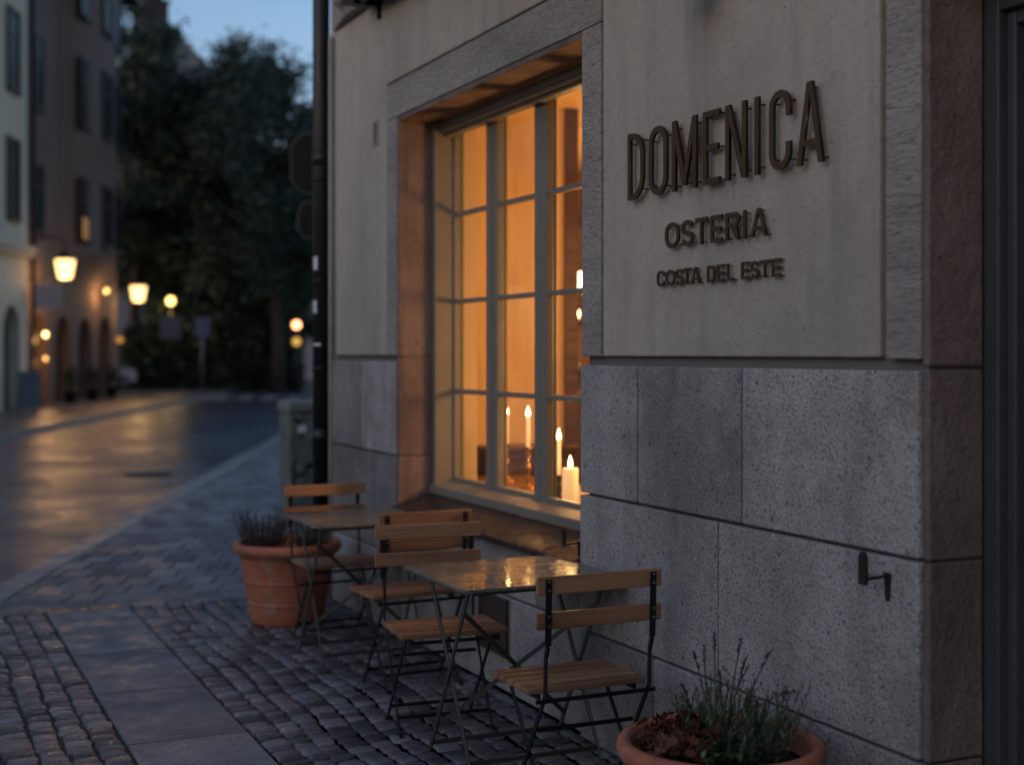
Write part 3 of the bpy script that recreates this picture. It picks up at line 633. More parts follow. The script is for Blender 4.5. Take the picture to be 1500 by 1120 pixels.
# ================================================================== INTERIOR
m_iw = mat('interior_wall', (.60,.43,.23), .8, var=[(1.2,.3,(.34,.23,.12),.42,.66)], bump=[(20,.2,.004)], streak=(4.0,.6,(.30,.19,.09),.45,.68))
m_ifl = wood('interior_floor_wood', (.16,.08,.04), (.1,.05,.025), st=(2,20,20))
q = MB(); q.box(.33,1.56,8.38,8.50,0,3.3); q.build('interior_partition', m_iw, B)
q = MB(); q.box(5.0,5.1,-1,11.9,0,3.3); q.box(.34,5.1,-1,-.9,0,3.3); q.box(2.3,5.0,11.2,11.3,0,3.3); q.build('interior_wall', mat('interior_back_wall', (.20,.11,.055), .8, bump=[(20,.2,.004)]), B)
q = MB(); q.box(.33,8,-4,8.6,-.1,.02); q.box(1.2,8,8.6,12,-.1,.019); q.build('interior_floor', m_ifl, B)
q = MB(); q.box(.33,8,-4,8.6,3.3,3.45); q.box(1.2,8,8.6,12,3.3,3.449); q.build('interior_ceiling', m_iw, B)
# long side table behind the window with candles
sb = empty('side_table', (.82,6.7,0)); tag(sb, 'long wooden side table behind the window panes holding the candles', 'table')
q = MB(); q.box(.56,1.12,5.5,8.1,.79,.83); q.build('tabletop', m_mwood, sb, bevel=.006)
for x in (.62,1.06):
    for y in (5.6,8.0): q = MB(); q.box(x-.03,x+.03,y-.03,y+.03,.02,.79); q.build('leg', m_mwood, sb)
m_wax = bpy.data.materials.new('candle_wax'); m_wax.use_nodes = True; bb_ = m_wax.node_tree.nodes['Principled BSDF']
bb_.inputs['Base Color'].default_value = (.85,.72,.5,1); bb_.inputs['Roughness'].default_value = .45; bb_.inputs['Subsurface Weight'].default_value = .5; bb_.inputs['Subsurface Radius'].default_value = (.05,.03,.015)
bb_.inputs['Emission Color'].default_value = (1,.55,.2,1); bb_.inputs['Emission Strength'].default_value = .45
m_flame = mat('flame', (1,.8,.4), emit=(1,.62,.22), estr=14)
WARM = (1.0,.47,.15)
def candle(kind, x, y, z, r, h, label, light=4.5):
    t = empty(kind, (x,y,z)); tag(t, label, 'candle', 'lit candles behind the window')
    q = MB(); q.lathe([(r,0),(r*1.0,h*.5),(r*1.03,h*.97),(r*.9,h),(r*.5,h-.004)], x, y, 20, z, wob=.015); q.build('wax', m_wax, t)
    q = MB(); q.tube([(x,y,z+h-.006),(x+.001,y,z+h+.008)], .0012, 6); q.build('wick', m_iron, t)
    q = MB(); fr = .012; q.lathe([(.001,0),(fr*.8,.008),(fr,.018),(fr*.75,.032),(fr*.3,.052),(.0005,.064)], x, y, 12, z+h+.004); q.build('flame', m_flame, t)
    point_light('candle_light', (x,y,z+h+.03), light, (1,.55,.2), .012, t)
def candlestick(x, y, z, h, label, m=m_brass):
    q = MB(); q.lathe([(.052,0),(.050,.008),(.020,.018),(.011,.03),(.018,.05),(.011,.07),(.009,h*.4),(.016,h*.5),(.016,h*.54),(.009,h*.6),(.011,h*.75),(.020,h*.86),(.011,h*.92),(.022,h*.97),(.022,h),(.012,h)], x, y, 24, z)
    tag(q.build('candlestick', m), label, 'candlestick')
candlestick(.72,7.18,.83,.245,'turned brass candlestick under the middle taper candle'); candle('taper_candle',.72,7.18,1.07,.0115,.175,'tall white taper candle, second from the left in the window')
candlestick(.80,7.66,.83,.235,'turned brass candlestick under the leftmost taper candle', m_brass); candle('taper_candle',.80,7.66,1.06,.0115,.175,'tall white taper candle, leftmost of the flames in the window')
candlestick(.64,6.62,.83,.13,'short dark candlestick beside the thick pillar candle', m_rust); candle('taper_candle',.64,6.62,.955,.0115,.19,'slim taper candle just left of the thick pillar candle')
candle('pillar_candle',.60,6.405,.83,.042,.185,'thick white pillar candle at the lower right of the window',5)
candle('pillar_candle',.86,7.16,.83,.032,.12,'small stout candle behind the middle brass candlestick',1.2)
# cabinet inside
cb = empty('wooden_cabinet', (1.15,8.15,0)); tag(cb, 'low dark wooden cabinet against the cream interior partition', 'cabinet')
q = MB(); q.box(.86,1.46,8.0,8.36,.02,.98); q.build('body', m_dwood, cb, bevel=.005); q = MB(); q.box(.84,1.48,7.98,8.37,.98,1.01); q.build('top', m_dwood, cb, bevel=.004)
q = MB(); q.box(.88,1.15,7.99,8.0,.08,.92); q.box(1.17,1.44,7.99,8.0,.08,.92); q.build('door', m_dwood, cb, bevel=.003)
# tall shelf deep in the room with bottles
sh = empty('bar_shelf', (2.6,11.0,0)); tag(sh, 'tall dark bar shelf deep inside the dining room', 'shelf')
q = MB()
for x in (2.35,2.85,3.35,3.85): q.box(x,x+.05,10.8,11.15,0,2.8)
q.build('upright', m_dwood, sh)
q = MB()
for z in (.5,1.0,1.45,1.9,2.35,2.78): q.box(2.35,3.9,10.8,11.16,z,z+.03)
q.build('shelf_board', m_dwood, sh)
m_bot = mat('bottle_glass', (.03,.05,.02), .12, var=[(3,.5,(.12,.05,.01),.5,.6)])
bi = 0
for z in (1.03,1.48,1.93):
    for k in range(6):
        x = 2.45+k*.24+rnd(-.02,.02); q = MB(); q.lathe([(.035,0),(.036,.18),(.014,.23),(.013,.29)], x, 10.9, 12, z)
        tag(q.build('bottle', m_bot), ('first','second','third','fourth','fifth','sixth')[k]+' dark bottle from the window side on the '+{1.03:'lowest',1.48:'middle',1.93:'top'}[z]+' filled board of the bar shelf', 'bottle', 'bottles on the bar shelf')
# doorway post and dark curtain
q = MB(); q.box(1.56,1.66,8.36,8.52,0,3.3); q.build('door_post', m_dwood, B)
m_globe = mat('globe_glass', (1,.9,.7), emit=(1,.66,.30), estr=7)
def pendant(x, y, z, r, e, label, cat='lamp'):
    t = empty('pendant_lamp', (x,y,z)); tag(t, label, cat, 'pendant lamps in the dining room')
    q = MB(); q.lathe([(r*math.sin(R(a)), -r*math.cos(R(a))) for a in range(2,180,11)], x, y, 24, z); q.build('globe', m_globe, t)
    q = MB(); q.tube([(x,y,z+r),(x,y,3.3)], .006, 6); q.build('cord', m_iron, t)
    l = point_light('lamp_light', (x,y,z-r-.05), e, WARM, .30, t)
pendant(2.42,9.75,2.19,.085,35,'glowing globe pendant lamp seen at the right edge of the window')
pendant(2.9,7.6,2.25,.085,80,'globe pendant lamp over the dining tables, hidden further in')
pendant(1.75,5.9,1.95,.10,105,'globe pendant lamp hanging low over the table behind the window')
pendant(2.6,10.3,1.95,.07,14,'small lower globe pendant lamp deep behind the right panes')
# table lamp deep in room
tl = empty('table_lamp', (2.35,9.9,1.2)); tag(tl, 'small shaded table lamp glowing behind the lower right panes', 'lamp')
q = MB(); q.lathe([(.05,0),(.05,.01),(.01,.02),(.01,.25)], 2.35, 9.9, 16, 1.30); q.build('base', m_brass, tl)
q = MB(); q.lathe([(.10,.22),(.07,.36)], 2.35, 9.9, 20, 1.30); q.build('lamp_shade', mat('shade_glow', (1,.8,.5), emit=(1,.5,.15), estr=2.5), tl)
q = MB(); q.box(2.1,2.6,9.7,10.1,0.02,1.30); tag(q.build('lamp_stand', m_dwood, bevel=.004), 'dark wooden plinth carrying the small table lamp', 'stand')

# ================================================================== BISTRO FURNITURE
def make_chair():
    """origin on the ground under the seat centre; sitter faces +Y"""
    r = empty('folding_chair', (0,0,0)); W = .205; sf, sr, sz = .165, -.165, .445
    q = MB()
    for k in range(5):
        y0 = sr + k*(.33/5); q.cur = random.random(); q.box(-.235,.235,y0+.007,y0+.059,sz-.012,sz+.010)
    q.build('seat', m_slat, r, bevel=.004, seg=2)
    q = MB()
    def post(z): # y of the back post at height z
        return -.262 - (z-.45)*.03 if z > .45 else None
    for z0, z1, y in ((.795,.858,-.255),(.675,.735,-.252)):
        q.cur = random.random(); b = len(q.v); n = 6
        q.hexa([(-.245,y,z0),(.245,y,z0),(.245,y+.013,z0),(-.245,y+.013,z0),(-.245,y-.004,z1),(.245,y-.004,z1),(.245,y+.009,z1),(-.245,y+.009,z1)])
    q.build('backrest', m_slat, r, bevel=.004, seg=2)
    for s in (-1, 1):
        x = s*W
        q = MB(); q.bar((x,-.266,.85),(x,-.258,.62),.024,.006,side=(1,0,0)); q.bar((x,-.258,.62),(x,-.240,.575),.018,.010,side=(0,1,0)); q.bar((x,-.240,.578),(x,-.235,.44),.020,.007,side=(0,1,0)); q.bar((x,-.235,.445),(x,.03,.012),.020,.007,side=(0,1,0))
        q.bar((x,.03,.012),(x,.058,.005),.018,.008,side=(1,0,0))
        o = q.build('leg', m_iron, r, bevel=.0015, seg=1)
        q = MB()
        for z in (.842,.812,.722,.690): q.tube([(x,-.272,z),(x,-.268,z)], .0045, 8)
        q.build('bolt', m_bolt, o)
        q = MB(); xi = s*(W-.014); q.bar((xi,.09,.43),(xi,-.235,.012),.020,.007,side=(0,1,0)); q.bar((xi,-.235,.012),(xi,-.262,.005),.018,.008,side=(1,0,0)); q.build('leg', m_iron, r, bevel=.0015, seg=1)
        q = MB(); q.bar((xi,-.16,sz-.022),(xi,.165,sz-.022),.018,.010,side=(0,0,1)); q.build('seat_rail', m_iron, r)
    q = MB()
    for (y, z, dx) in ((-.225,.425,.235),(-.005,.07,.20),(-.145,.305,.19),(.150,sz-.03,.20),(-.19,.075,.19)): q = MB(); q.bar((-dx,y,z),(dx,y,z),.014,.008); q.build('stretcher', m_iron, r)
    return r
ch0 = make_chair()
CH = [(-.415,4.44,0.0,'slatted wooden folding chair closest to the camera, its back to the viewer'),
      (-.49,5.46,math.pi+R(-5),'slatted folding chair on the far side of the wet near table, facing the camera'),
      (-.325,6.40,R(3),'slatted folding chair standing back to back behind the second chair, facing the far table'),
      (-.345,7.42,math.pi+R(2),'slatted folding chair farthest away, between the far table and the terracotta pot')]
for i, (x, y, a, lab) in enumerate(CH):
    o = ch0 if i == 0 else copy_tree(ch0)
    o.location = (x, y, 0); o.rotation_euler.z = a; tag(o, lab, 'chair', 'folding bistro chairs outside the window')
def make_table():
    r = empty('bistro_table', (0,0,0)); hx, hy, tz = .355, .335, .740; rr = .035
    loop = []
    for cx, cy, a0 in ((hx-rr,hy-rr,0),(-hx+rr,hy-rr,90),(-hx+rr,-hy+rr,180),(hx-rr,-hy+rr,270)):
        loop += arc(cx, cy, rr, rr, a0, a0+90, 6)
    q = MB(); q.prism(loop, lambda p: (p[0]*.997,p[1]*.997,tz-.014), lambda p: (p[0],p[1],tz)); q.build('tabletop', m_wet, r, bevel=.0035, seg=3)
    q = MB(); q.bar((-hx+.06,-hy+.05,tz-.022),(hx-.06,-hy+.05,tz-.022),.018,.014); q.build('top_rail', m_green, r); q = MB(); q.bar((-hx+.06,hy-.05,tz-.022),(hx-.06,hy-.05,tz-.022),.018,.014); q.build('top_rail', m_green, r)
    for s in (-1, 1):
        x = s*.29
        q = MB(); q.bar((x,-.24,tz-.02),(x,.17,.01),.022,.008,side=(0,1,0)); q.build('leg', m_green, r, bevel=.0015, seg=1)
        q = MB(); xi = x-s*.012; q.bar((xi,.20,tz-.02),(xi,-.24,.01),.022,.008,side=(0,1,0)); q.build('leg', m_green, r, bevel=.0015, seg=1)
    q = MB(); q.bar((-.285,-.19,.62),(.285,.11,.12),.018,.006); q.build('cross_brace', m_green, r)
    q = MB(); q.bar((.285,-.19,.62),(-.285,.11,.12),.018,.006); q.build('cross_brace', m_green, r)
    q = MB(); q.bar((-.28,.15,.045),(.28,.15,.045),.018,.008); q.build('foot_rail', m_green, r); q = MB(); q.bar((-.27,-.215,.055),(.27,-.215,.055),.018,.008); q.build('foot_rail', m_green, r)
    return r
t0 = make_table(); t0.location = (-.375,5.01,0); tag(t0, 'rain wet green metal bistro table reflecting the candlelight, nearest the camera', 'table', 'folding bistro tables')
t1 = copy_tree(t0); t1.location = (-.345,7.04,0); tag(t1, 'matt green metal bistro table standing beside the far terracotta pot', 'table', 'folding bistro tables')

# ================================================================== POTS AND PLANTS
def pot(x, y, s, label):
    t = empty('terracotta_pot', (x,y,0)); tag(t, label, 'flower pot', 'terracotta pots along the wall')
    P = [(.212,0),(.218,.006),(.221,.03),(.2225,.034),(.234,.108),(.2352,.116),(.2400,.119),(.2408,.127),(.2372,.131),(.2380,.139),(.2548,.238),(.2560,.245),(.2608,.249),(.2616,.257),(.2585,.262),(.2595,.270),(.2805,.384),(.282,.393),(.287,.397),(.2895,.412),(.305,.418),(.320,.430),(.326,.452),(.321,.474),(.306,.485),(.290,.482),(.280,.468),(.276,.44),(.272,.40)]
    q = MB(); q.lathe([(a*s,b*s) for a, b in P], x, y, 64); q.build('pot', m_terra, t)
    q = MB(); pts = [(0.0005,.428),(.1,.425),(.2,.415),(.274,.408)]; q.lathe([(a*s,b*s) for a, b in pts[::-1]], x, y, 40, wob=.01); q.build('soil', m_soil, t)
    return t
def leaf(q, p, d, ln, wd, bend=.3, nrm=None):
    p = Vector(p); d = Vector(d).normalized(); sdv = d.cross(Vector((0,0,1))); 
    if sdv.length < .05: sdv = Vector((1,0,0))
    sdv.normalize(); up = sdv.cross(d); q.cur = random.random()
    m1 = p + d*ln*.45 + up*ln*.05; e = p + d*ln + up*ln*(-bend)
    b = len(q.v); q.v += [tuple(p-sdv*wd*.15), tuple(p+sdv*wd*.15), tuple(m1+sdv*wd*.5+up*wd*.12), tuple(e), tuple(m1-sdv*wd*.5+up*wd*.12), tuple(m1)]
    q.face([b,b+1,b+2,b+5],True); q.face([b,b+5,b+4],True); q.face([b+5,b+2,b+3],True); q.face([b+5,b+3,b+4],True)
def rdir(tilt): a = rnd(0,2*math.pi); return Vector((math.cos(a)*tilt, math.sin(a)*tilt, 1)).normalized()
m_lav = mat('lavender_leaf', (.055,.095,.045), .6, tint=.5, var=[(8,.5,(.09,.12,.075),.5,.65)])
m_stem = mat('dry_stem', (.07,.048,.03), .8, tint=.3)
m_heu = mat('red_leaf', (.095,.026,.014), .6, tint=.6, var=[(14,.6,(.13,.05,.02),.5,.65)])
m_ivy = mat('green_leaf', (.035,.085,.022), .5, tint=.5)
m_flower = mat('dry_flower', (.06,.035,.035), .8, tint=.3)
def lavender(name, x, y, z, spread, h, n, label, m=m_lav, stalks=0):
    t = empty(name, (x,y,z)); tag(t, label, 'plant')
    q = MB(); s = MB()
    for i in range(n):
        a = rnd(0,6.283); rad = spread*math.sqrt(random.random())*.55; p = Vector((x+rad*math.cos(a), y+rad*math.sin(a), z-.01)); d = Vector((math.cos(a)*rad/spread*1.1+rnd(-.25,.25), math.sin(a)*rad/spread*1.1+rnd(-.25,.25), 1)).normalized()
        hh = h*random.choice((rnd(.4,.8),rnd(.7,1.1),rnd(.9,1.4))); k = 9; cur = p; pts = [p]
        for j in range(k):
            d = (d + Vector((rnd(-.12,.12),rnd(-.12,.12),rnd(-.02,.08)))).normalized(); cur = cur + d*hh/k; pts.append(cur)
            if j > 1:
                for _ in range(3):
                    ld = (d*.8 + Vector((rnd(-1,1),rnd(-1,1),rnd(-.1,.6)))).normalized(); leaf(q, cur, ld, rnd(.022,.042), rnd(.0035,.006), rnd(-.2,.2))
        s.cur = random.random(); s.tube(pts, .0012, 4, False)
    q.build('foliage', m, t); s.build('stem', m_stem, t)
    if stalks:
        f = MB(); s = MB()
        for (dx, dy, hh, bend) in stalks:
            p = Vector((x+dx*.4,y+dy*.4,z)); pts = [p + Vector((dx*.6*(j/8), dy*.6*(j/8), hh*j/8)) + Vector((bend*(j/8)**2*.5, -bend*(j/8)**2, -abs(bend)*.5*(j/8)**3)) for j in range(9)]
            s.tube(pts, [.0030-.00012*j for j in range(9)], 5)
            for _ in range(22):
                c_ = pts[-1] + (pts[-2]-pts[-1])*rnd(0,1.6); leaf(f, c_, rdir(.8), rnd(.010,.020), rnd(.006,.010), .1)
            for j in (4,5,6):
                if random.random() < .6:
                    dd = rdir(1.3); e = pts[j]+dd*rnd(.03,.07); s.tube([pts[j], e], .0012, 4); 
                    for _ in range(5): leaf(f, e, rdir(1), rnd(.008,.016), .006, .1)
        s.build('stalk', m_stem, t); f.build('seed_head', m_flower, t)
    return t
PX, PY = -.392, 3.47
pot(PX, PY, .96, 'terracotta pot of herbs and red leaves in the near right foreground')
ZS = .405
lavender('lavender_plant', PX+.06, PY-.01, ZS, .24, .17, 125, 'bushy green lavender filling the right side of the near pot')
lavender('dry_herb', PX+.03, PY+.06, ZS, .06, .07, 12, 'tall dried brown stalks rising from the near pot against the granite', stalks=[(-.10,.02,.16,.0),(-.01,.07,.30,-.03),(.02,-.04,.29,.05),(-.03,.05,.32,.01),(.0,.02,.36,.0),(.03,.0,.24,-.02),(.05,-.02,.36,.02),(-.06,.08,.20,-.02),(.09,-.05,.27,.13),(.07,.0,.30,.03),(.12,-.04,.33,.04)])
# heuchera
t = empty('red_leaf_plant', (PX-.13,PY+.02,ZS)); tag(t, 'dark red ruffled leaf plant at the left side of the near pot', 'plant')
q = MB(); s = MB()
for i in range(130):
    a = rnd(0,6.283); rad = rnd(.01,.12); c = Vector((PX-.13+rad*math.cos(a), PY+.02+rad*math.sin(a), ZS+rnd(.03,.15)-rad*.3))
    s.tube([(PX-.13+rad*.3*math.cos(a),PY+.02+rad*.3*math.sin(a),ZS-.01), c], .0015, 4)
    nrm = Vector((math.cos(a)*.5+rnd(-.3,.3), math.sin(a)*.5+rnd(-.3,.3), 1)).normalized(); e1 = nrm.cross(Vector((0,0,1))) if abs(nrm.z) < .95 else Vector((1,0,0)); e1.normalize(); e2 = nrm.cross(e1); rr_ = rnd(.012,.025)
    q.cur = random.random(); b = len(q.v); q.v.append(tuple(c)); kk = 14
    for k in range(kk): aa = 2*math.pi*k/kk; r2 = rr_*(1+.3*(k % 2)-.15); q.v.append(tuple(c+e1*math.cos(aa)*r2+e2*math.sin(aa)*r2+nrm*(.25*rr_+(.3*rr_ if k % 2 else -.2*rr_))))
    for k in range(kk): q.face([b, b+1+k, b+1+(k+1) % kk], True)
q.build('foliage', m_heu, t); s.build('stem', m_stem, t)
t = empty('trailing_ivy', (PX-.08,PY-.12,ZS)); tag(t, 'small green leaves trailing over soil at the front of the near pot', 'plant')
q = MB()
for i in range(170):
    a = rnd(3.3,6.6); rad = rnd(.03,.23); c = Vector((PX-.02+rad*math.cos(a), PY+.02+rad*math.sin(a), ZS+.015+rnd(0,.05))); leaf(q, c, (rnd(-1,1),rnd(-1,1),rnd(-.1,.7)), rnd(.02,.04), rnd(.012,.022), rnd(0,.3))
q.build('foliage', m_ivy, t)
QX, QY = -.46, 8.10
pot(QX, QY, 1.0, 'large ribbed terracotta pot standing behind the far bistro table')
m_heath = mat('heather_leaf', (.06,.052,.045), .7, tint=.5, var=[(10,.5,(.09,.06,.06),.5,.6)])
lavender('heather_plant', QX-.14, QY+.02, .42, .17, .20, 110, 'brownish spiky heather on the street side of the far pot', m_heath)
lavender('green_shrublet', QX+.14, QY-.05, .42, .12, .13, 90, 'green needle shrub on the wall side of the far pot')

# ================================================================== STREET OBJECTS
# distribution cabinet with graffiti
cbx = empty('utility_cabinet', (-.62+.0,13.35,0)); tag(cbx, 'grey green utility cabinet with scrawled graffiti beside the downpipe', 'cabinet')
CXo, CYo = 1.10, 12.9
cbx.location = (CXo, CYo, 0)
m_cab = mat('cabinet_paint', (.085,.105,.10), .5, var=[(5,.6,(.05,.06,.06),.5,.6),(14,.7,(.26,.27,.26),.56,.62)])
q = MB(); q.box(CXo-.28,CXo+.36,CYo-.18,CYo+.18,.06,1.06); q.build('body', m_cab, cbx, bevel=.01)
q = MB(); q.box(CXo-.30,CXo+.38,CYo-.20,CYo+.20,1.06,1.16); q.build('lid', mat('cabinet_lid', (.15,.17,.165), .45, bump=[(20,.3,.01)]), cbx, bevel=.02)
q = MB(); q.box(CXo-.26,CXo+.34,CYo-.16,CYo+.16,0,.06); q.build('base', m_mortar, cbx)
q = MB(); q.box(CXo-.26,CXo+.035,CYo-.190,CYo-.18,.10,1.02); q.box(CXo+.045,CXo+.34,CYo-.190,CYo-.18,.10,1.02); q.build('door', m_cab, cbx, bevel=.004)
q = MB(); yf = CYo-.192
random.seed(21)
for (x, z) in ((-.17,.80),(-.12,.55),(-.05,.72),(.02,.45),(.1,.8),(.18,.6),(.25,.4),(-.2,.35)):
    pts = [Vector((CXo+x,yf,z))]; an = rnd(0,6.28)
    for _ in range(9): an += rnd(-1.3,1.3); nx = pts[-1]+Vector((math.cos(an)*.04,0,math.sin(an)*.055)); pts.append(Vector((min(max(nx.x,CXo-.24),CXo+.32), yf, min(max(nx.z,.2),.98))))
    for u_, v_ in zip(pts, pts[1:]):
        if (v_-u_).length > .005: q.bar(u_, v_, .032, .001, side=(v_-u_).cross(Vector((0,1,0))))
q.build('graffiti', mat('spray_paint', (.012,.014,.02), .5), cbx)
q = MB()
for (x, z, r_) in ((-.14,.92,.05),(.16,.88,.07),(-.05,.3,.07)): q.lathe([(r_,0),(r_*.9,.0008)], 0, 0, 16)
q = MB(); q.box(CXo-.2,CXo-.12,yf-.001,yf,.86,.93); q.box(CXo+.1,CXo+.22,yf-.001,yf,.68,.82); q.build('sticker', m_stick, cbx)
random.seed(33)
# sign post with round plates seen from behind
SPX, SPY = 1.36, 13.6
sp = empty('sign_post', (SPX,SPY,0)); tag(sp, 'grey steel pole behind the downpipe with two dark sign plates seen from behind', 'sign post')
q = MB(); q.tube([(SPX,SPY,0),(SPX,SPY,4.1)], .032, 16); q.build('pole', mat('galvanised', (.22,.23,.25), .45, metal=.5), sp)
m_back = mat('sign_back', (.010,.011,.012), .7, spec=.1); m_rim = mat('sign_rim', (.08,.09,.10), .4, metal=.4)
def roundplate(cz, w2, h2, n, face=Vector((-.9,-.44,0))):
    f = face.normalized(); s_ = Vector((-f.y, f.x, 0)); c = Vector((SPX,SPY,cz)) + Vector((-.09,-.04,0))
    lp = []
    for cx_, cz_, a0 in ((1,1,0),(-1,1,90),(-1,-1,180),(1,-1,270)):
        lp += arc(cx_*w2*.05, cz_*(h2-w2*.95), w2*.95, w2*.95, a0, a0+90, 8)
    q = MB(); q.prism(lp, lambda p: c+s_*p[0]+Vector((0,0,p[1])), lambda p: c+s_*p[0]+Vector((0,0,p[1]))+f*.004); o = q.build('sign_plate', m_back, sp)
    q = MB(); q.tube([c+s_*p[0]+Vector((0,0,p[1]))+f*.002 for p in lp+lp[:1]], .006, 6, False); q.build('rim', m_rim, o)
roundplate(3.56,.20,.31,0,Vector((-.55,-.83,0))); roundplate(2.98,.13,.19,0,Vector((-.55,-.83,0)))

# lanterns
m_lant = mat('lantern_glass', (1,.85,.6), emit=(1,.56,.19), estr=2.1)
m_bulb = mat('bulb_glow', (1,.8,.5), emit=(1,.60,.2), estr=5)
LG = 'street lanterns on the far side'
def lantern(p, s, label, energy, mount=None, post=False):
    x, y, z = p; t = empty('street_lantern', (x,y,0 if post else z-.3*s)); tag(t, label, 'street lamp', LG)
    q = MB(); q.lathe([(.20*s,-.32*s),(.24*s,-.28*s),(.34*s,.30*s),(.33*s,.32*s)], x, y, 6 if not post else 20, z); q.build('lamp_glass', m_lant, t)
    for f in q.sm: pass
    q = MB(); q.lathe([(.37*s,.32*s),(.36*s,.36*s),(.16*s,.50*s),(.05*s,.62*s),(.01*s,.68*s)], x, y, 16, z); q.build('lamp_cap', m_iron, t)
    if mount:
        mx_, my_, mz_ = mount; q = MB(); q.tube([(x,y,z+.6*s),(x,y,z+1.0*s),((x+mx_)/2,(y+my_)/2,z+1.15*s),(mx_,my_,mz_)], .03, 8); q.build('bracket', m_iron, t)
    if post: q = MB(); q.tube([(x,y,0),(x,y,1.0),(x,y,z-.3*s)], [.07,.05,.04], 12); q.build('post', m_iron, t)
    point_light('lantern_light', (x,y,z-.38*s), energy, (1,.56,.22), .2, t)
lantern(S(33.6,8.35,4.2), .88, 'glowing lantern on a wall bracket between the cream and the brown house', 60, S(33.6,9.25,5.1))
lantern(S(45.4,8.6,3.95), .92, 'glowing lantern bracketed to the far corner of the brown house', 60, S(44.6,9.3,5.0))
x, y, z = S(52.7,8.7,3.95)
t = empty('street_lamp', (x,y,0)); tag(t, 'yellow globe street lamp on a pole in front of the dark trees', 'street lamp')
q = MB(); q.lathe([(.18*math.sin(R(a)), -.18*math.cos(R(a))) for a in range(4,180,12)], x, y, 20, z); q.build('globe', mat('yellow_globe', (1,.9,.5), emit=(1,.66,.16), estr=3.2), t)
q = MB(); q.tube([(x,y,0),(x,y,z-.25)], .06, 10); q.build('post', m_iron, t); point_light('lamp_light', (x,y,z-.4), 22, (1,.65,.25), .2, t)
q = MB(); p0 = Vector(S(52.4,8.65,2.2)); q.box(p0.x-.45,p0.x+.45,p0.y-.02,p0.y+.02,2.25,3.25); q.build('notice_plate', mat('dim_plate', (.08,.085,.12), .5), t)
def road_sign(a_, b_, ang, zc, m, label, w_=.32):
    x, y, _ = S(a_, b_); t = empty('road_sign', (x,y,0)); tag(t, label, 'road sign')
    q = MB(); q.tube([(x,y,0),(x,y,zc+.4)], .04, 8); q.build('pole', mat('galvanised', (0,0,0)), t)
    q = MB(); q.box(x-w_,x+w_,y-.06,y-.045,zc-.42,zc+.42); q.build('sign_plate', m, t, bevel=.01)
road_sign(50.8,7.0,0,2.75,mat('violet_plate', (.10,.09,.20), .4),'small violet blue road sign on a pole in front of the hedge')
# warm traffic lights near the right-hand far corner
def signal(p, label):
    x, y, _ = p; t = empty('traffic_signal', (x,y,0)); tag(t, label, 'traffic light')
    q = MB(); q.tube([(x,y,0),(x,y,2.3)], .05, 8); q.build('pole', m_iron, t)
    q = MB(); q.box(x-.18,x+.18,y-.12,y+.12,1.85,3.0); q.build('housing', m_iron, t, bevel=.03)
    q = MB(); q.tube([(x-.01,y-.13,2.75),(x-.01,y-.15,2.75)], .16, 16); q.build('lamp', mat('signal_red', (1,.4,.2), emit=(1,.33,.14), estr=4.5), t)
    q = MB(); q.tube([(x-.01,y-.13,2.08),(x-.01,y-.15,2.08)], .16, 16); q.build('lamp', mat('signal_amber', (1,.6,.1), emit=(.9,.5,.10), estr=.55), t)
def atc(px, f):  # metres: right offset ratio and forward distance -> world
    r = (px-750)/2000*f; return (r*DC+f*SC_-2.67, -r*SC_+f*DC, 0)
signal((12.3,53.6,0), 'glowing orange and yellow traffic light beside the sign pole')

# ---------------------------------------------------------------- far houses
def facade_box(q, a0, a1, b0, b1, z0, z1):
    q.hexa([S(a0,b0,z0), S(a0,b1,z0), S(a1,b1,z0), S(a1,b0,z0), S(a0,b0,z1), S(a0,b1,z1), S(a1,b1,z1), S(a1,b0,z1)])
m_cream = mat('cream_render', (.58,.48,.35), .8, var=[(.5,.4,(.44,.36,.27),.45,.65)], bump=[(8,.3,.02)])
m_brown = mat('brown_render', (.15,.095,.068), .85, var=[(.5,.5,(.115,.078,.058),.45,.65)], bump=[(6,.4,.03)])
m_wfr = mat('far_frame', (.035,.022,.018), .6)
m_wpane = mat('far_pane', (.006,.008,.012), .25, spec=.15)
m_wlit = mat('far_lit_pane', (.3,.2,.1), .3, emit=(1,.45,.12), estr=.16)
def house_window(h, a0, a1, z0, z1, b, lit=False, da=0):
    f = MB(); t_ = .10; d = .07
    facade_box(f, a0-t_, a0, b-d, b+.02, z0-t_, z1+t_); facade_box(f, a1, a1+t_, b-d, b+.02, z0-t_, z1+t_)
    facade_box(f, a0, a1, b-d, b+.02, z1, z1+t_); facade_box(f, a0-.05, a1+.05, b-d-.06, b+.02, z0-t_, z0-.001)
    am = (a0+a1)/2; facade_box(f, am-.03, am+.03, b-.05, b+.01, z0, z1); zt = z0+(z1-z0)*.68; facade_box(f, a0, am-.03, b-.05, b+.01, zt, zt+.05); facade_box(f, am+.03, a1, b-.05, b+.01, zt, zt+.05)
    o = f.build('window', m_wfr, h)
    f = MB(); f.quad([S(a0,b-.02,z0), S(a1,b-.02,z0), S(a1,b-.02,z1), S(a0,b-.02,z1)]); f.build('pane', m_wpane, o)
    if lit: f = MB(); f.quad([S(a0+.1,b-.03,z0+.05), S(a1-.25,b-.03,z0+.05), S(a1-.25,b-.03,z0+.75), S(a0+.1,b-.03,z0+.75)]); f.build('lit_curtain', m_wlit, o)
HA0, HA1 = 32.4, 44.8
bh = empty('brown_house', S((HA0+HA1)/2, FAC+3)); tag(bh, 'tall brown plastered house with a rounded oriel and ground floor arches', 'building')
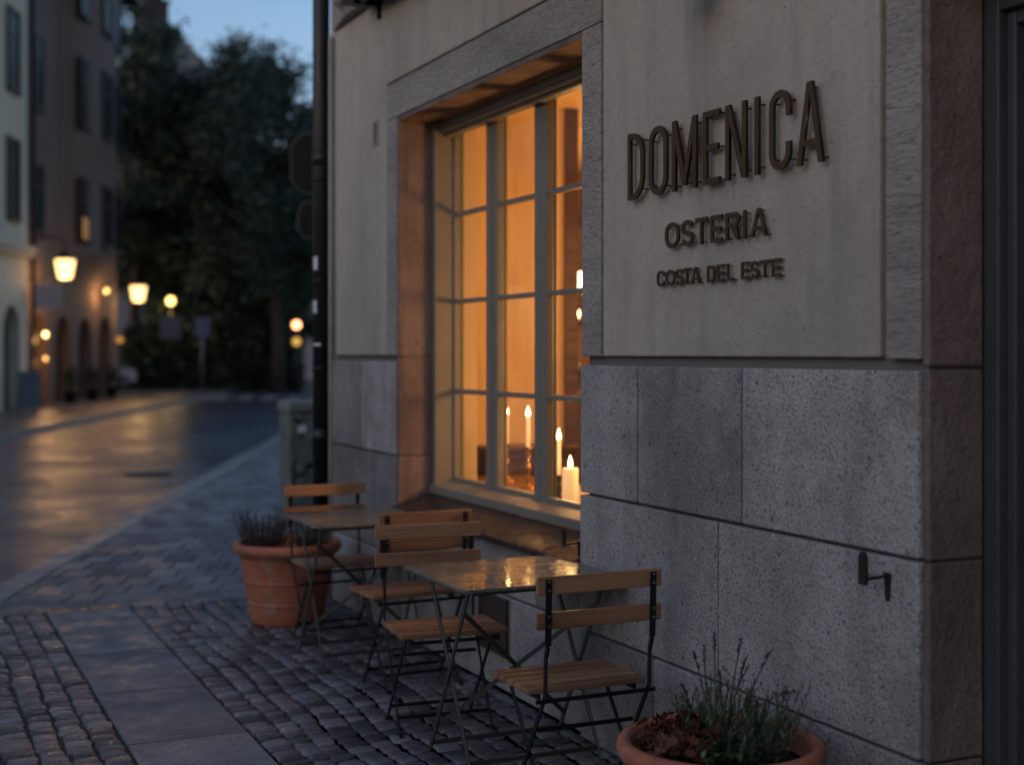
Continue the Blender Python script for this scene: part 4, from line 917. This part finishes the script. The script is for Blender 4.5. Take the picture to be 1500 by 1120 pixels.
# ground floor wall with arched openings
def arch_wall(h, a0, a1, b, zt, arches, m):
    """front wall a0..a1 up to zt with round headed openings (ac, half width, spring height)"""
    q = MB(); th = .45; cur = a0
    for ac, hw, zs in arches:
        facade_box(q, cur, ac-hw, b, b+th, 0, zt)
        n = 12; pts = [(ac+hw*math.cos(math.pi-math.pi*i/n), zs+hw*math.sin(math.pi-math.pi*i/n)) for i in range(n+1)]
        for (u0, v0), (u1, v1) in zip(pts, pts[1:]):
            q.hexa([S(u0,b,v0), S(u0,b+th,v0), S(u1,b+th,v1), S(u1,b,v1), S(u0,b,zt), S(u0,b+th,zt), S(u1,b+th,zt), S(u1,b,zt)])
        if zs > 0: pass
        cur = ac+hw
    facade_box(q, cur, a1, b, b+th, 0, zt); q.build('arcade_wall', m, h)
arch_wall(bh, HA0, HA1, FAC, 4.9, [(34.2,.95,1.9),(37.0,.95,1.9),(39.9,.95,1.9),(42.9,1.0,2.0)], m_brown)
q = MB(); facade_box(q, HA0, HA1, FAC, FAC+.45, 4.9, 15.2); facade_box(q, HA1-.4, HA1, FAC+.45, FAC+9, 0, 15.2); facade_box(q, HA0, HA0+.4, FAC+.45, FAC+9, 0, 15.2); facade_box(q, HA0+.4, HA1-.4, FAC+8.6, FAC+9, 0, 15.2); q.build('wall', m_brown, bh)
# rounded oriel
q = MB(); oa0, oa1 = 36.2, 43.6; n = 14; orl = []
for i in range(n+1):
    t_ = i/n; orl.append((oa0+(oa1-oa0)*t_, FAC-.75*math.sin(math.pi*t_)**.55))
b = len(q.v)
def ori(z, k): return [S(a_, FAC+(b_-FAC)*k, z) for a_, b_ in orl]
lev = [(4.0,.05),(4.35,.35),(4.7,.8),(4.95,1.0),(5.05,1.06),(5.12,1.0),(8.9,1.0),(9.0,1.05),(9.1,1.0),(15.2,1.0)]
for z, k in lev: q.v += ori(z, k)
for li in range(len(lev)-1):
    for i in range(n): q.face([b+li*(n+1)+i, b+li*(n+1)+i+1, b+(li+1)*(n+1)+i+1, b+(li+1)*(n+1)+i], True)
q.build('oriel', m_brown, bh)
q = MB(); facade_box(q, HA0-.1, HA1+.5, FAC-.9, FAC+9.5, 15.2, 15.5); facade_box(q, HA0+1, HA1-.5, FAC+.8, FAC+8, 15.5, 17.5); q.build('roof', mat('dark_roof', (.03,.03,.035), .6), bh)
def ob(a_):
    t_ = (a_-oa0)/(oa1-oa0); return FAC-.75*math.sin(math.pi*min(max(t_,0.01),.99))**.55 if 0 < t_ < 1 else FAC
for z0, z1 in ((5.4,7.4),(9.2,11.4),(12.9,14.8)):
    house_window(bh, 33.4, 34.5, z0, z1, FAC)
    for k_, ac in enumerate((37.6,39.9,42.2)): house_window(bh, ac-.55, ac+.55, z0, z1, ob(ac)-.03, lit=(k_ == 0 and z0 < 6))
q = MB()
for ac, hw in ((34.2,.95),(37.0,.95),(39.9,.95),(42.9,1.0)): facade_box(q, ac-hw, ac+hw, FAC+.36, FAC+.40, 0, 3.1)
q.build('shop_front', mat('shop_dark', (.05,.028,.016), .35), bh)
q = MB()
for ac, hw in ((34.2,.95),(37.0,.95),(39.9,.95),(42.9,1.0)):
    facade_box(q, ac-.03, ac+.03, FAC+.30, FAC+.36, 0, 2.9); facade_box(q, ac-hw, ac+hw, FAC+.30, FAC+.355, 2.0, 2.1)
q.build('glazing_bar', m_wfr, bh)
q = MB(); facade_box(q, 33.35,33.43,FAC-.12,FAC-.02,0,15.2); q.build('downpipe', m_pipe, bh)
# cream house
cr = empty('cream_house', S(26,FAC+3)); tag(cr, 'pale cream house at the left edge with a stone cornice over its shopfront', 'building')
arch_wall(cr, 8, HA0-.02, FAC-.15, 4.6, [(10.5,1.0,2.0),(14,1.0,2.0),(17.5,1.0,2.0),(21,1.0,2.0),(24.5,1.0,2.0),(28,1.0,2.0),(30.9,.8,2.2)], m_cream)
q = MB(); facade_box(q, 8, HA0-.02, FAC-.15, FAC+.3, 4.6, 14.6); facade_box(q, 8, 8.4, FAC+.3, FAC+9, 0, 14.6); facade_box(q, HA0-.4, HA0-.02, FAC+.3, FAC+9, 0, 14.6); q.build('wall', m_cream, cr)
q = MB(); facade_box(q, 7.9, HA0-.01, FAC-.45, FAC-.15, 4.6, 4.75); facade_box(q, 7.9, HA0-.01, FAC-.36, FAC-.15, 4.45, 4.6); q.build('cornice', m_cream, cr)
q = MB(); facade_box(q, 7.8, HA0-.05, FAC-.7, FAC+9.3, 14.6, 15.0); q.build('roof', mat('dark_roof', (0,0,0)), cr)
for z0, z1 in ((5.5,7.7),(9.2,11.4)):
    for ac in (17.5,21,24.5,28,30.95): house_window(cr, ac-.5, ac+.5, z0, z1, FAC-.17)
q = MB()
for ac in (17.5,21,24.5,28,30.9): facade_box(q, ac-.99, ac+.99, FAC+.2, FAC+.24, 0, 3.1)
q.build('shop_front', mat('shop_dark', (0,0,0)), cr)
th_ = empty('sky_block_house', S(-15,FAC+3)); tag(th_, 'low unseen house across the road, added to block low sky light from the restaurant wall', 'building')  # added out of view, length and height set to cut low sky light
arch_wall(th_, -26, -5, FAC-.1, 3.9, [(-20,1.0,1.8),(-14,1.0,1.8),(-8,1.0,1.8)], m_brown)
q = MB(); facade_box(q, -26, -5, FAC-.1, FAC+.3, 3.9, 4.6); facade_box(q, -26, -25.6, FAC+.3, FAC+8, 0, 4.6); facade_box(q, -5.4, -5, FAC+.3, FAC+8, 0, 4.6); q.build('wall', m_brown, th_)
q = MB(); facade_box(q, -26.3, -4.8, FAC-.5, FAC+8.2, 4.6, 4.8); facade_box(q, -26, -5.2, FAC+1.5, FAC+7, 4.8, 5.6); q.build('roof', mat('dark_roof', (0,0,0)), th_)
q = MB()
for ac in (-20,-14,-8): facade_box(q, ac-.99, ac+.99, FAC+.25, FAC+.29, 0, 2.9)
q.build('shop_front', mat('shop_dark', (0,0,0)), th_)
# warm bulbs at the doorways
def bulb(a_, b_, z, r, label, e=0, em=m_bulb):
    x, y, _ = S(a_, b_); t = empty('entrance_lamp', (x,y,z)); tag(t, label, 'lamp', 'small lamps at the arcade of the brown house')
    q = MB(); q.lathe([(r*math.sin(R(q_)), -r*math.cos(R(q_))) for q_ in range(6,180,14)], x, y, 14, z); q.build('bulb', em, t)
    q = MB(); q.tube([(x,y,z+r),(x,y,z+r+.2)], .02, 6); q.build('cord', m_iron, t)
    if e: point_light('lamp_light', (x,y,z-r-.1), e, (1,.5,.2), .08, t)
bulb(34.0,9.05,2.2,.075,'upper small round lamp in the first arch of the brown house',14)
bulb(34.0,9.05,1.45,.06,'lower small round lamp in the first arch of the brown house',4, mat('dim_bulb', (1,.7,.3), emit=(1,.5,.15), estr=1.6))
bulb(41.4,8.9,3.9,.09,'small warm lamp between the far arches of the brown house',22, mat('dim_bulb', (0,0,0)))
# box sign hanging by the first arch
x, y, _ = S(33.0,8.7); t = empty('hanging_sign', (x,y,2.9)); tag(t, 'pale box sign hanging beside the first lantern', 'sign')
q = MB(); q.box(x-.38,x+.38,y-.08,y+.08,2.95,3.7); q.build('sign_box', mat('sign_pale', (.40,.32,.28), .5), t, bevel=.02); q = MB(); q.tube([(x,y,3.7),(x,y,3.85),S(33.0,9.3,3.85)], .02, 6); q.build('bracket', m_iron, t)
# A-board and potted shrubs by the shop
x, y, _ = S(30.0,8.4); t = empty('sandwich_board', (x,y,0)); tag(t, 'pale blue sandwich board on the far pavement at the left edge', 'sign board')
q = MB(); q.hexa([(x-.3,y-.25,.05),(x+.3,y-.25,.05),(x+.3,y-.22,.05),(x-.3,y-.22,.05),(x-.3,y-.04,1.1),(x+.3,y-.04,1.1),(x+.3,y-.01,1.1),(x-.3,y-.01,1.1)]); q.build('front_board', mat('board_blue', (.09,.11,.12), .5, var=[(6,.7,(.03,.035,.04),.5,.6)]), t)
q = MB(); q.hexa([(x-.3,y+.22,.05),(x+.3,y+.22,.05),(x+.3,y+.25,.05),(x-.3,y+.25,.05),(x-.3,y+.01,1.1),(x+.3,y+.01,1.1),(x+.3,y+.04,1.1),(x-.3,y+.04,1.1)]); q.build('back_board', m_dwood, t)
m_far = mat('far_leaf', (.020,.036,.018), .7, tint=.6)
for i, (a_, b_, lab) in enumerate(((35.6,8.7,'dark potted shrub by the first arch pillar'),(38.5,8.7,'dark potted shrub by the middle arch pillar'),(41.4,8.7,'dark potted shrub by the last arch pillar'))):
    x, y, _ = S(a_, b_); t = empty('potted_shrub', (x,y,0)); tag(t, lab, 'plant', 'potted shrubs before the brown house')
    q = MB(); q.lathe([(.16,0),(.22,.4),(.24,.42),(.2,.42)], x, y, 16); q.build('pot', m_iron, t)
    q = MB()
    for _ in range(260): c = Vector((rnd(-1,1),rnd(-1,1),rnd(-1,1))); c = c.normalized()*random.random()**.5; leaf(q, (x+c.x*.28,y+c.y*.28,.8+c.z*.45), (rnd(-1,1),rnd(-1,1),rnd(-1,1)), .12, .07)
    q.build('foliage', m_far, t)

# parked white car beyond the brown house
def car(x, y, rz):
    t = empty('parked_car', (0,0,0)); L2, W2 = 2.1, .86
    prof = [(-2.1,.35),(-2.12,.62),(-2.02,.88),(-1.2,1.0),(-.55,1.46),(.9,1.5),(1.75,1.05),(2.05,.95),(2.12,.6),(2.08,.35)]
    q = MB(); b = len(q.v); secs = ((-W2,.86,.93),(-W2*.97,1,1),(W2*.97,1,1),(W2,.86,.93)); n = len(prof)
    for yy, sx, sz in secs:
        for (px_c, pz) in prof: tz = pz if pz < .9 else .9+(pz-.9)*(sz*.98 if abs(yy) > .8*W2 else 1); q.v.append((px_c*(.985 if sx < 1 else 1), yy*(1 if pz < 1.1 else .84), tz))
    for i in range(3):
        for k in range(n-1): q.face([b+i*n+k, b+i*n+k+1, b+(i+1)*n+k+1, b+(i+1)*n+k], True)
    q.face([b+k for k in range(n)][::-1]); q.face([b+3*n+k for k in range(n)]); q.face([b, b+n, b+2*n, b+3*n]+[b+3*n+n-1, b+2*n+n-1, b+n+n-1, b+n-1])
    q.build('body', mat('car_white', (.42,.45,.48), .3, coat=.6), t, bevel=.03)
    q = MB()
    q.quad([(-1.22,-.60,1.03),(-1.22,.60,1.03),(-.62,.62,1.43),(-.62,-.62,1.43)]); q.build('windscreen', m_wpane, t)
    for s in (-1, 1):
        q = MB(); yy = s*(W2*.84+.012); q.quad([(-1.0,yy,1.05),(-.5,yy,1.40),(.85,yy,1.42),(1.5,yy,1.07)]); q.build('side_window', m_wpane, t)
        for xx in (-1.35, 1.3):
            q = MB(); q.tube([(xx,s*(W2-.2),.32),(xx,s*(W2+.01),.32)], .32, 20); wh = q.build('wheel', mat('tyre', (.015,.015,.015), .8), t)
            q = MB(); q.tube([(xx,s*(W2+.0),.32),(xx,s*(W2+.02),.32)], .19, 16); q.build('rim', m_bolt, wh)
        q = MB(); q.box(-2.14,-2.09,s*.62-.15,s*.62+.15,.62,.76); q.build('headlight', mat('headlight', (.5,.5,.5), .1), t, bevel=.02)
    t.location = (x, y, 0); t.rotation_euler.z = rz; tag(t, 'white car parked past the corner of the brown house', 'car'); return t
x, y, _ = S(51.6,12.1); car(x, y, R(215))

# ---------------------------------------------------------------- trees
m_bark = mat('bark', (.045,.035,.028), .9, bump=[(6,.8,.05)])
def tree(x, y, h, r, z0, seed, label, m, nc=60, nl=130, lsz=.30):
    rs = random.getstate(); random.seed(seed)
    t = empty('tree', (x,y,0)); tag(t, label, 'tree', 'dark leafy trees beyond the road')
    q = MB(); hh = h*.62; pts = [(x+rnd(-.1,.1)*i,y+rnd(-.1,.1)*i,hh*i/5) for i in range(6)]; q.tube(pts, [.32,.27,.23,.18,.13,.07], 10)
    cl = []
    for i in range(nc):
        u = Vector((rnd(-1,1),rnd(-1,1),rnd(-1,1)))
        while u.length > 1: u = Vector((rnd(-1,1),rnd(-1,1),rnd(-1,1)))
        zc_ = z0 + (h-z0)*(.5+.5*u.z); k = 1.0 if zc_ < z0+(h-z0)*.6 else .9
        cl.append((Vector((x+u.x*r*k, y+u.y*r*k, zc_)), rnd(.6,1.15)))
    for i in range(9):
        c, _ = cl[i]; j = pts[random.choice((2,3,4,5))]; mid = (Vector(j)+c)/2+Vector((0,0,-.3)); q.tube([j, mid, c], [.09,.06,.02], 6)
    q.build('trunk', m_bark, t)
    q = MB()
    for c, cr_ in cl:
        tn = rnd(0,1)
        for _ in range(nl):
            u = Vector((random.gauss(0,.5),random.gauss(0,.5),random.gauss(0,.42)))*cr_
            p = c+u; d = Vector((rnd(-1,1),rnd(-1,1),rnd(-.9,.5))); s_ = lsz*rnd(.6,1.2)
            d.normalize(); sv = d.cross(Vector((rnd(-1,1),rnd(-1,1),rnd(-1,1)))).normalized(); q.cur = .5*tn+.5*random.random()
            b = len(q.v); q.v += [tuple(p), tuple(p+d*s_*.5+sv*s_*.33), tuple(p+d*s_), tuple(p+d*s_*.5-sv*s_*.33)]; q.face([b,b+1,b+2,b+3])
    q.build('crown', m, t); random.setstate(rs)
m_tr = mat('tree_leaf', (.026,.050,.034), .65, tint=.6)
m_tr2 = mat('tree_leaf_light', (.032,.058,.040), .65, tint=.6)
TR = [(194,64,18.2,3.5,3.5,'leafy tree directly right of the brown house'),(230,67,16.0,3.3,3.0,'broad tree under the distant grey roof',),(288,66,15.0,3.0,2.6,'lower rounded tree in the middle of the row'),
      (340,68,17.8,3.0,3.2,'tallest tree in the middle of the row'),(362,63,16.5,2.4,2.8,'pointed tree right of the tallest one'),(408,60,15.8,2.4,2.5,'loose tree with sky showing through beside the sign post'),(438,62,14.0,2.6,2.4,'lowest tree at the right end, behind the sign post'),
      (475,66,13.2,2.6,2.4,'tree behind the downpipe'),(262,70,9.5,2.6,2.2,'small dark tree in front of the row, near the yellow lamp'),(372,71,10.0,2.4,2.6,'small dark tree in front of the row, near the lit kiosk')]
for i, (p, f, h, r_, z0, lab) in enumerate(TR):
    x, y, _ = atc(p, f); tree(x, y, h, r_, z0, 100+i, lab, m_tr2 if i in (4,5,6) else m_tr, nc=int(34+r_*14), nl=(120 if i in (5,6) else 200))
# hedge of dark shrubs closing the lower gap
hg = MB()
for i in range(12000):
    p = rnd(178,440); f = rnd(61.5,63.5); x, y, _ = atc(p, f); z = rnd(.0,3.0+.5*math.sin(p*.06)+.3*math.sin(p*.17)); s_ = .35
    d = Vector((rnd(-1,1),rnd(-1,1),rnd(-1,1))).normalized(); sv = d.cross(Vector((rnd(-1,1),rnd(-1,1),rnd(-1,1)))).normalized(); hg.cur = random.random(); pp_ = Vector((x,y,z))
    b = len(hg.v); hg.v += [tuple(pp_), tuple(pp_+d*s_*.5+sv*s_*.35), tuple(pp_+d*s_), tuple(pp_+d*s_*.5-sv*s_*.35)]; hg.face([b,b+1,b+2,b+3])
tag(hg.build('hedge', m_far), 'dark dense hedge below the trees across the street', 'hedge')
# far grey roofed building behind the trees
t = empty('distant_building', atc(250,100)); tag(t, 'distant blue grey roofed building with chimneys rising over the trees', 'building')
x, y, _ = atc(250,100); q = MB(); q.box(x-7,x+5,y-4,y+10,0,21.0); q.build('wall', mat('distant_wall', (.16,.16,.17), .8), t)
q = MB()
pa = [Vector(atc(178,98)), Vector(atc(330,98)), Vector(atc(330,112)), Vector(atc(178,112))]; ra, rb_ = Vector(atc(222,100)), Vector(atc(240,104))
zr, ze = 26.8, 21.0
b = len(q.v); q.v += [(p.x,p.y,ze) for p in pa] + [(ra.x,ra.y,zr+.4),(rb_.x,rb_.y,zr+.4)]
for f in ((0,1,4),(1,5,4),(1,2,5),(2,3,5),(3,4,5),(3,0,4)): q.face([b+i for i in f])
rfo = q.build('roof', mat('tin_roof', (.05,.075,.10), .6), t)
for (p_, z1, w2) in ((203,28.2,.7),(224,27.4,1.1),(236,26.9,.9)):
    c = Vector(atc(p_,99)); q = MB(); q.box(c.x-w2/2,c.x+w2/2,c.y-.5,c.y+.5,20,z1); q.box(c.x-w2/2-.12,c.x+w2/2+.12,c.y-.6,c.y+.6,z1,z1+.2); q.build('chimney', mat('chimney_brick', (.025,.026,.03), .9), rfo)
# pale building at the far right of the street with lit kiosk
t = empty('pale_building', atc(445,78)); tag(t, 'pale grey building at the end of the street behind the sign post', 'building')
x, y, _ = atc(440,80); q = MB(); q.box(x-1.0,x+9,y,y+8,0,9); q.build('wall', mat('pale_render', (.34,.35,.37), .8, var=[(.4,.5,(.25,.25,.27),.45,.6)]), t)
q = MB(); q.box(x-1.2,x+9.2,y-.3,y+8.2,9,9.4); q.build('roof', mat('dark_roof', (0,0,0)), t)
q = MB(); q.box(x-.4,x+.3,y-.05,y,2.6,4.4); q.box(x+1.2,x+2.0,y-.05,y,2.6,4.4); q.build('window', m_wpane, t)
x, y, _ = atc(392,66); t = empty('lit_kiosk', (x,y,0)); tag(t, 'small dark kiosk with yellow lit windows under the trees', 'kiosk')
q = MB(); q.box(x-.9,x+1.0,y,y+1.8,0,2.6); q.build('body', mat('kiosk_dark', (.03,.03,.03), .6), t); q = MB(); q.box(x-1.1,x+1.2,y-.3,y+2,2.6,2.75); q.build('roof', m_iron, t)
q = MB(); q.box(x-.42,x-.06,y-.02,y,.95,2.3); q.build('window', mat('kiosk_glow', (1,.6,.2), emit=(1,.42,.10), estr=1.1), t)
q = MB(); q.box(x+.1,x+.85,y-.02,y,.5,2.1); q.build('window', mat('kiosk_dim', (1,.7,.2), emit=(.8,.42,.06), estr=.3), t)
x, y, _ = atc(176,60); t = empty('garden_lamp', (x,y,0)); tag(t, 'small dim orange lamp between the brown house and the trees', 'lamp')
q = MB(); q.lathe([(.13*math.sin(R(a)), -.13*math.cos(R(a))) for a in range(4,180,16)], x, y, 14, 2.2); q.build('globe', mat('orange_dim', (1,.5,.1), emit=(1,.38,.08), estr=.35), t); q = MB(); q.tube([(x,y,0),(x,y,2.0)], .04, 8); q.build('post', m_iron, t)
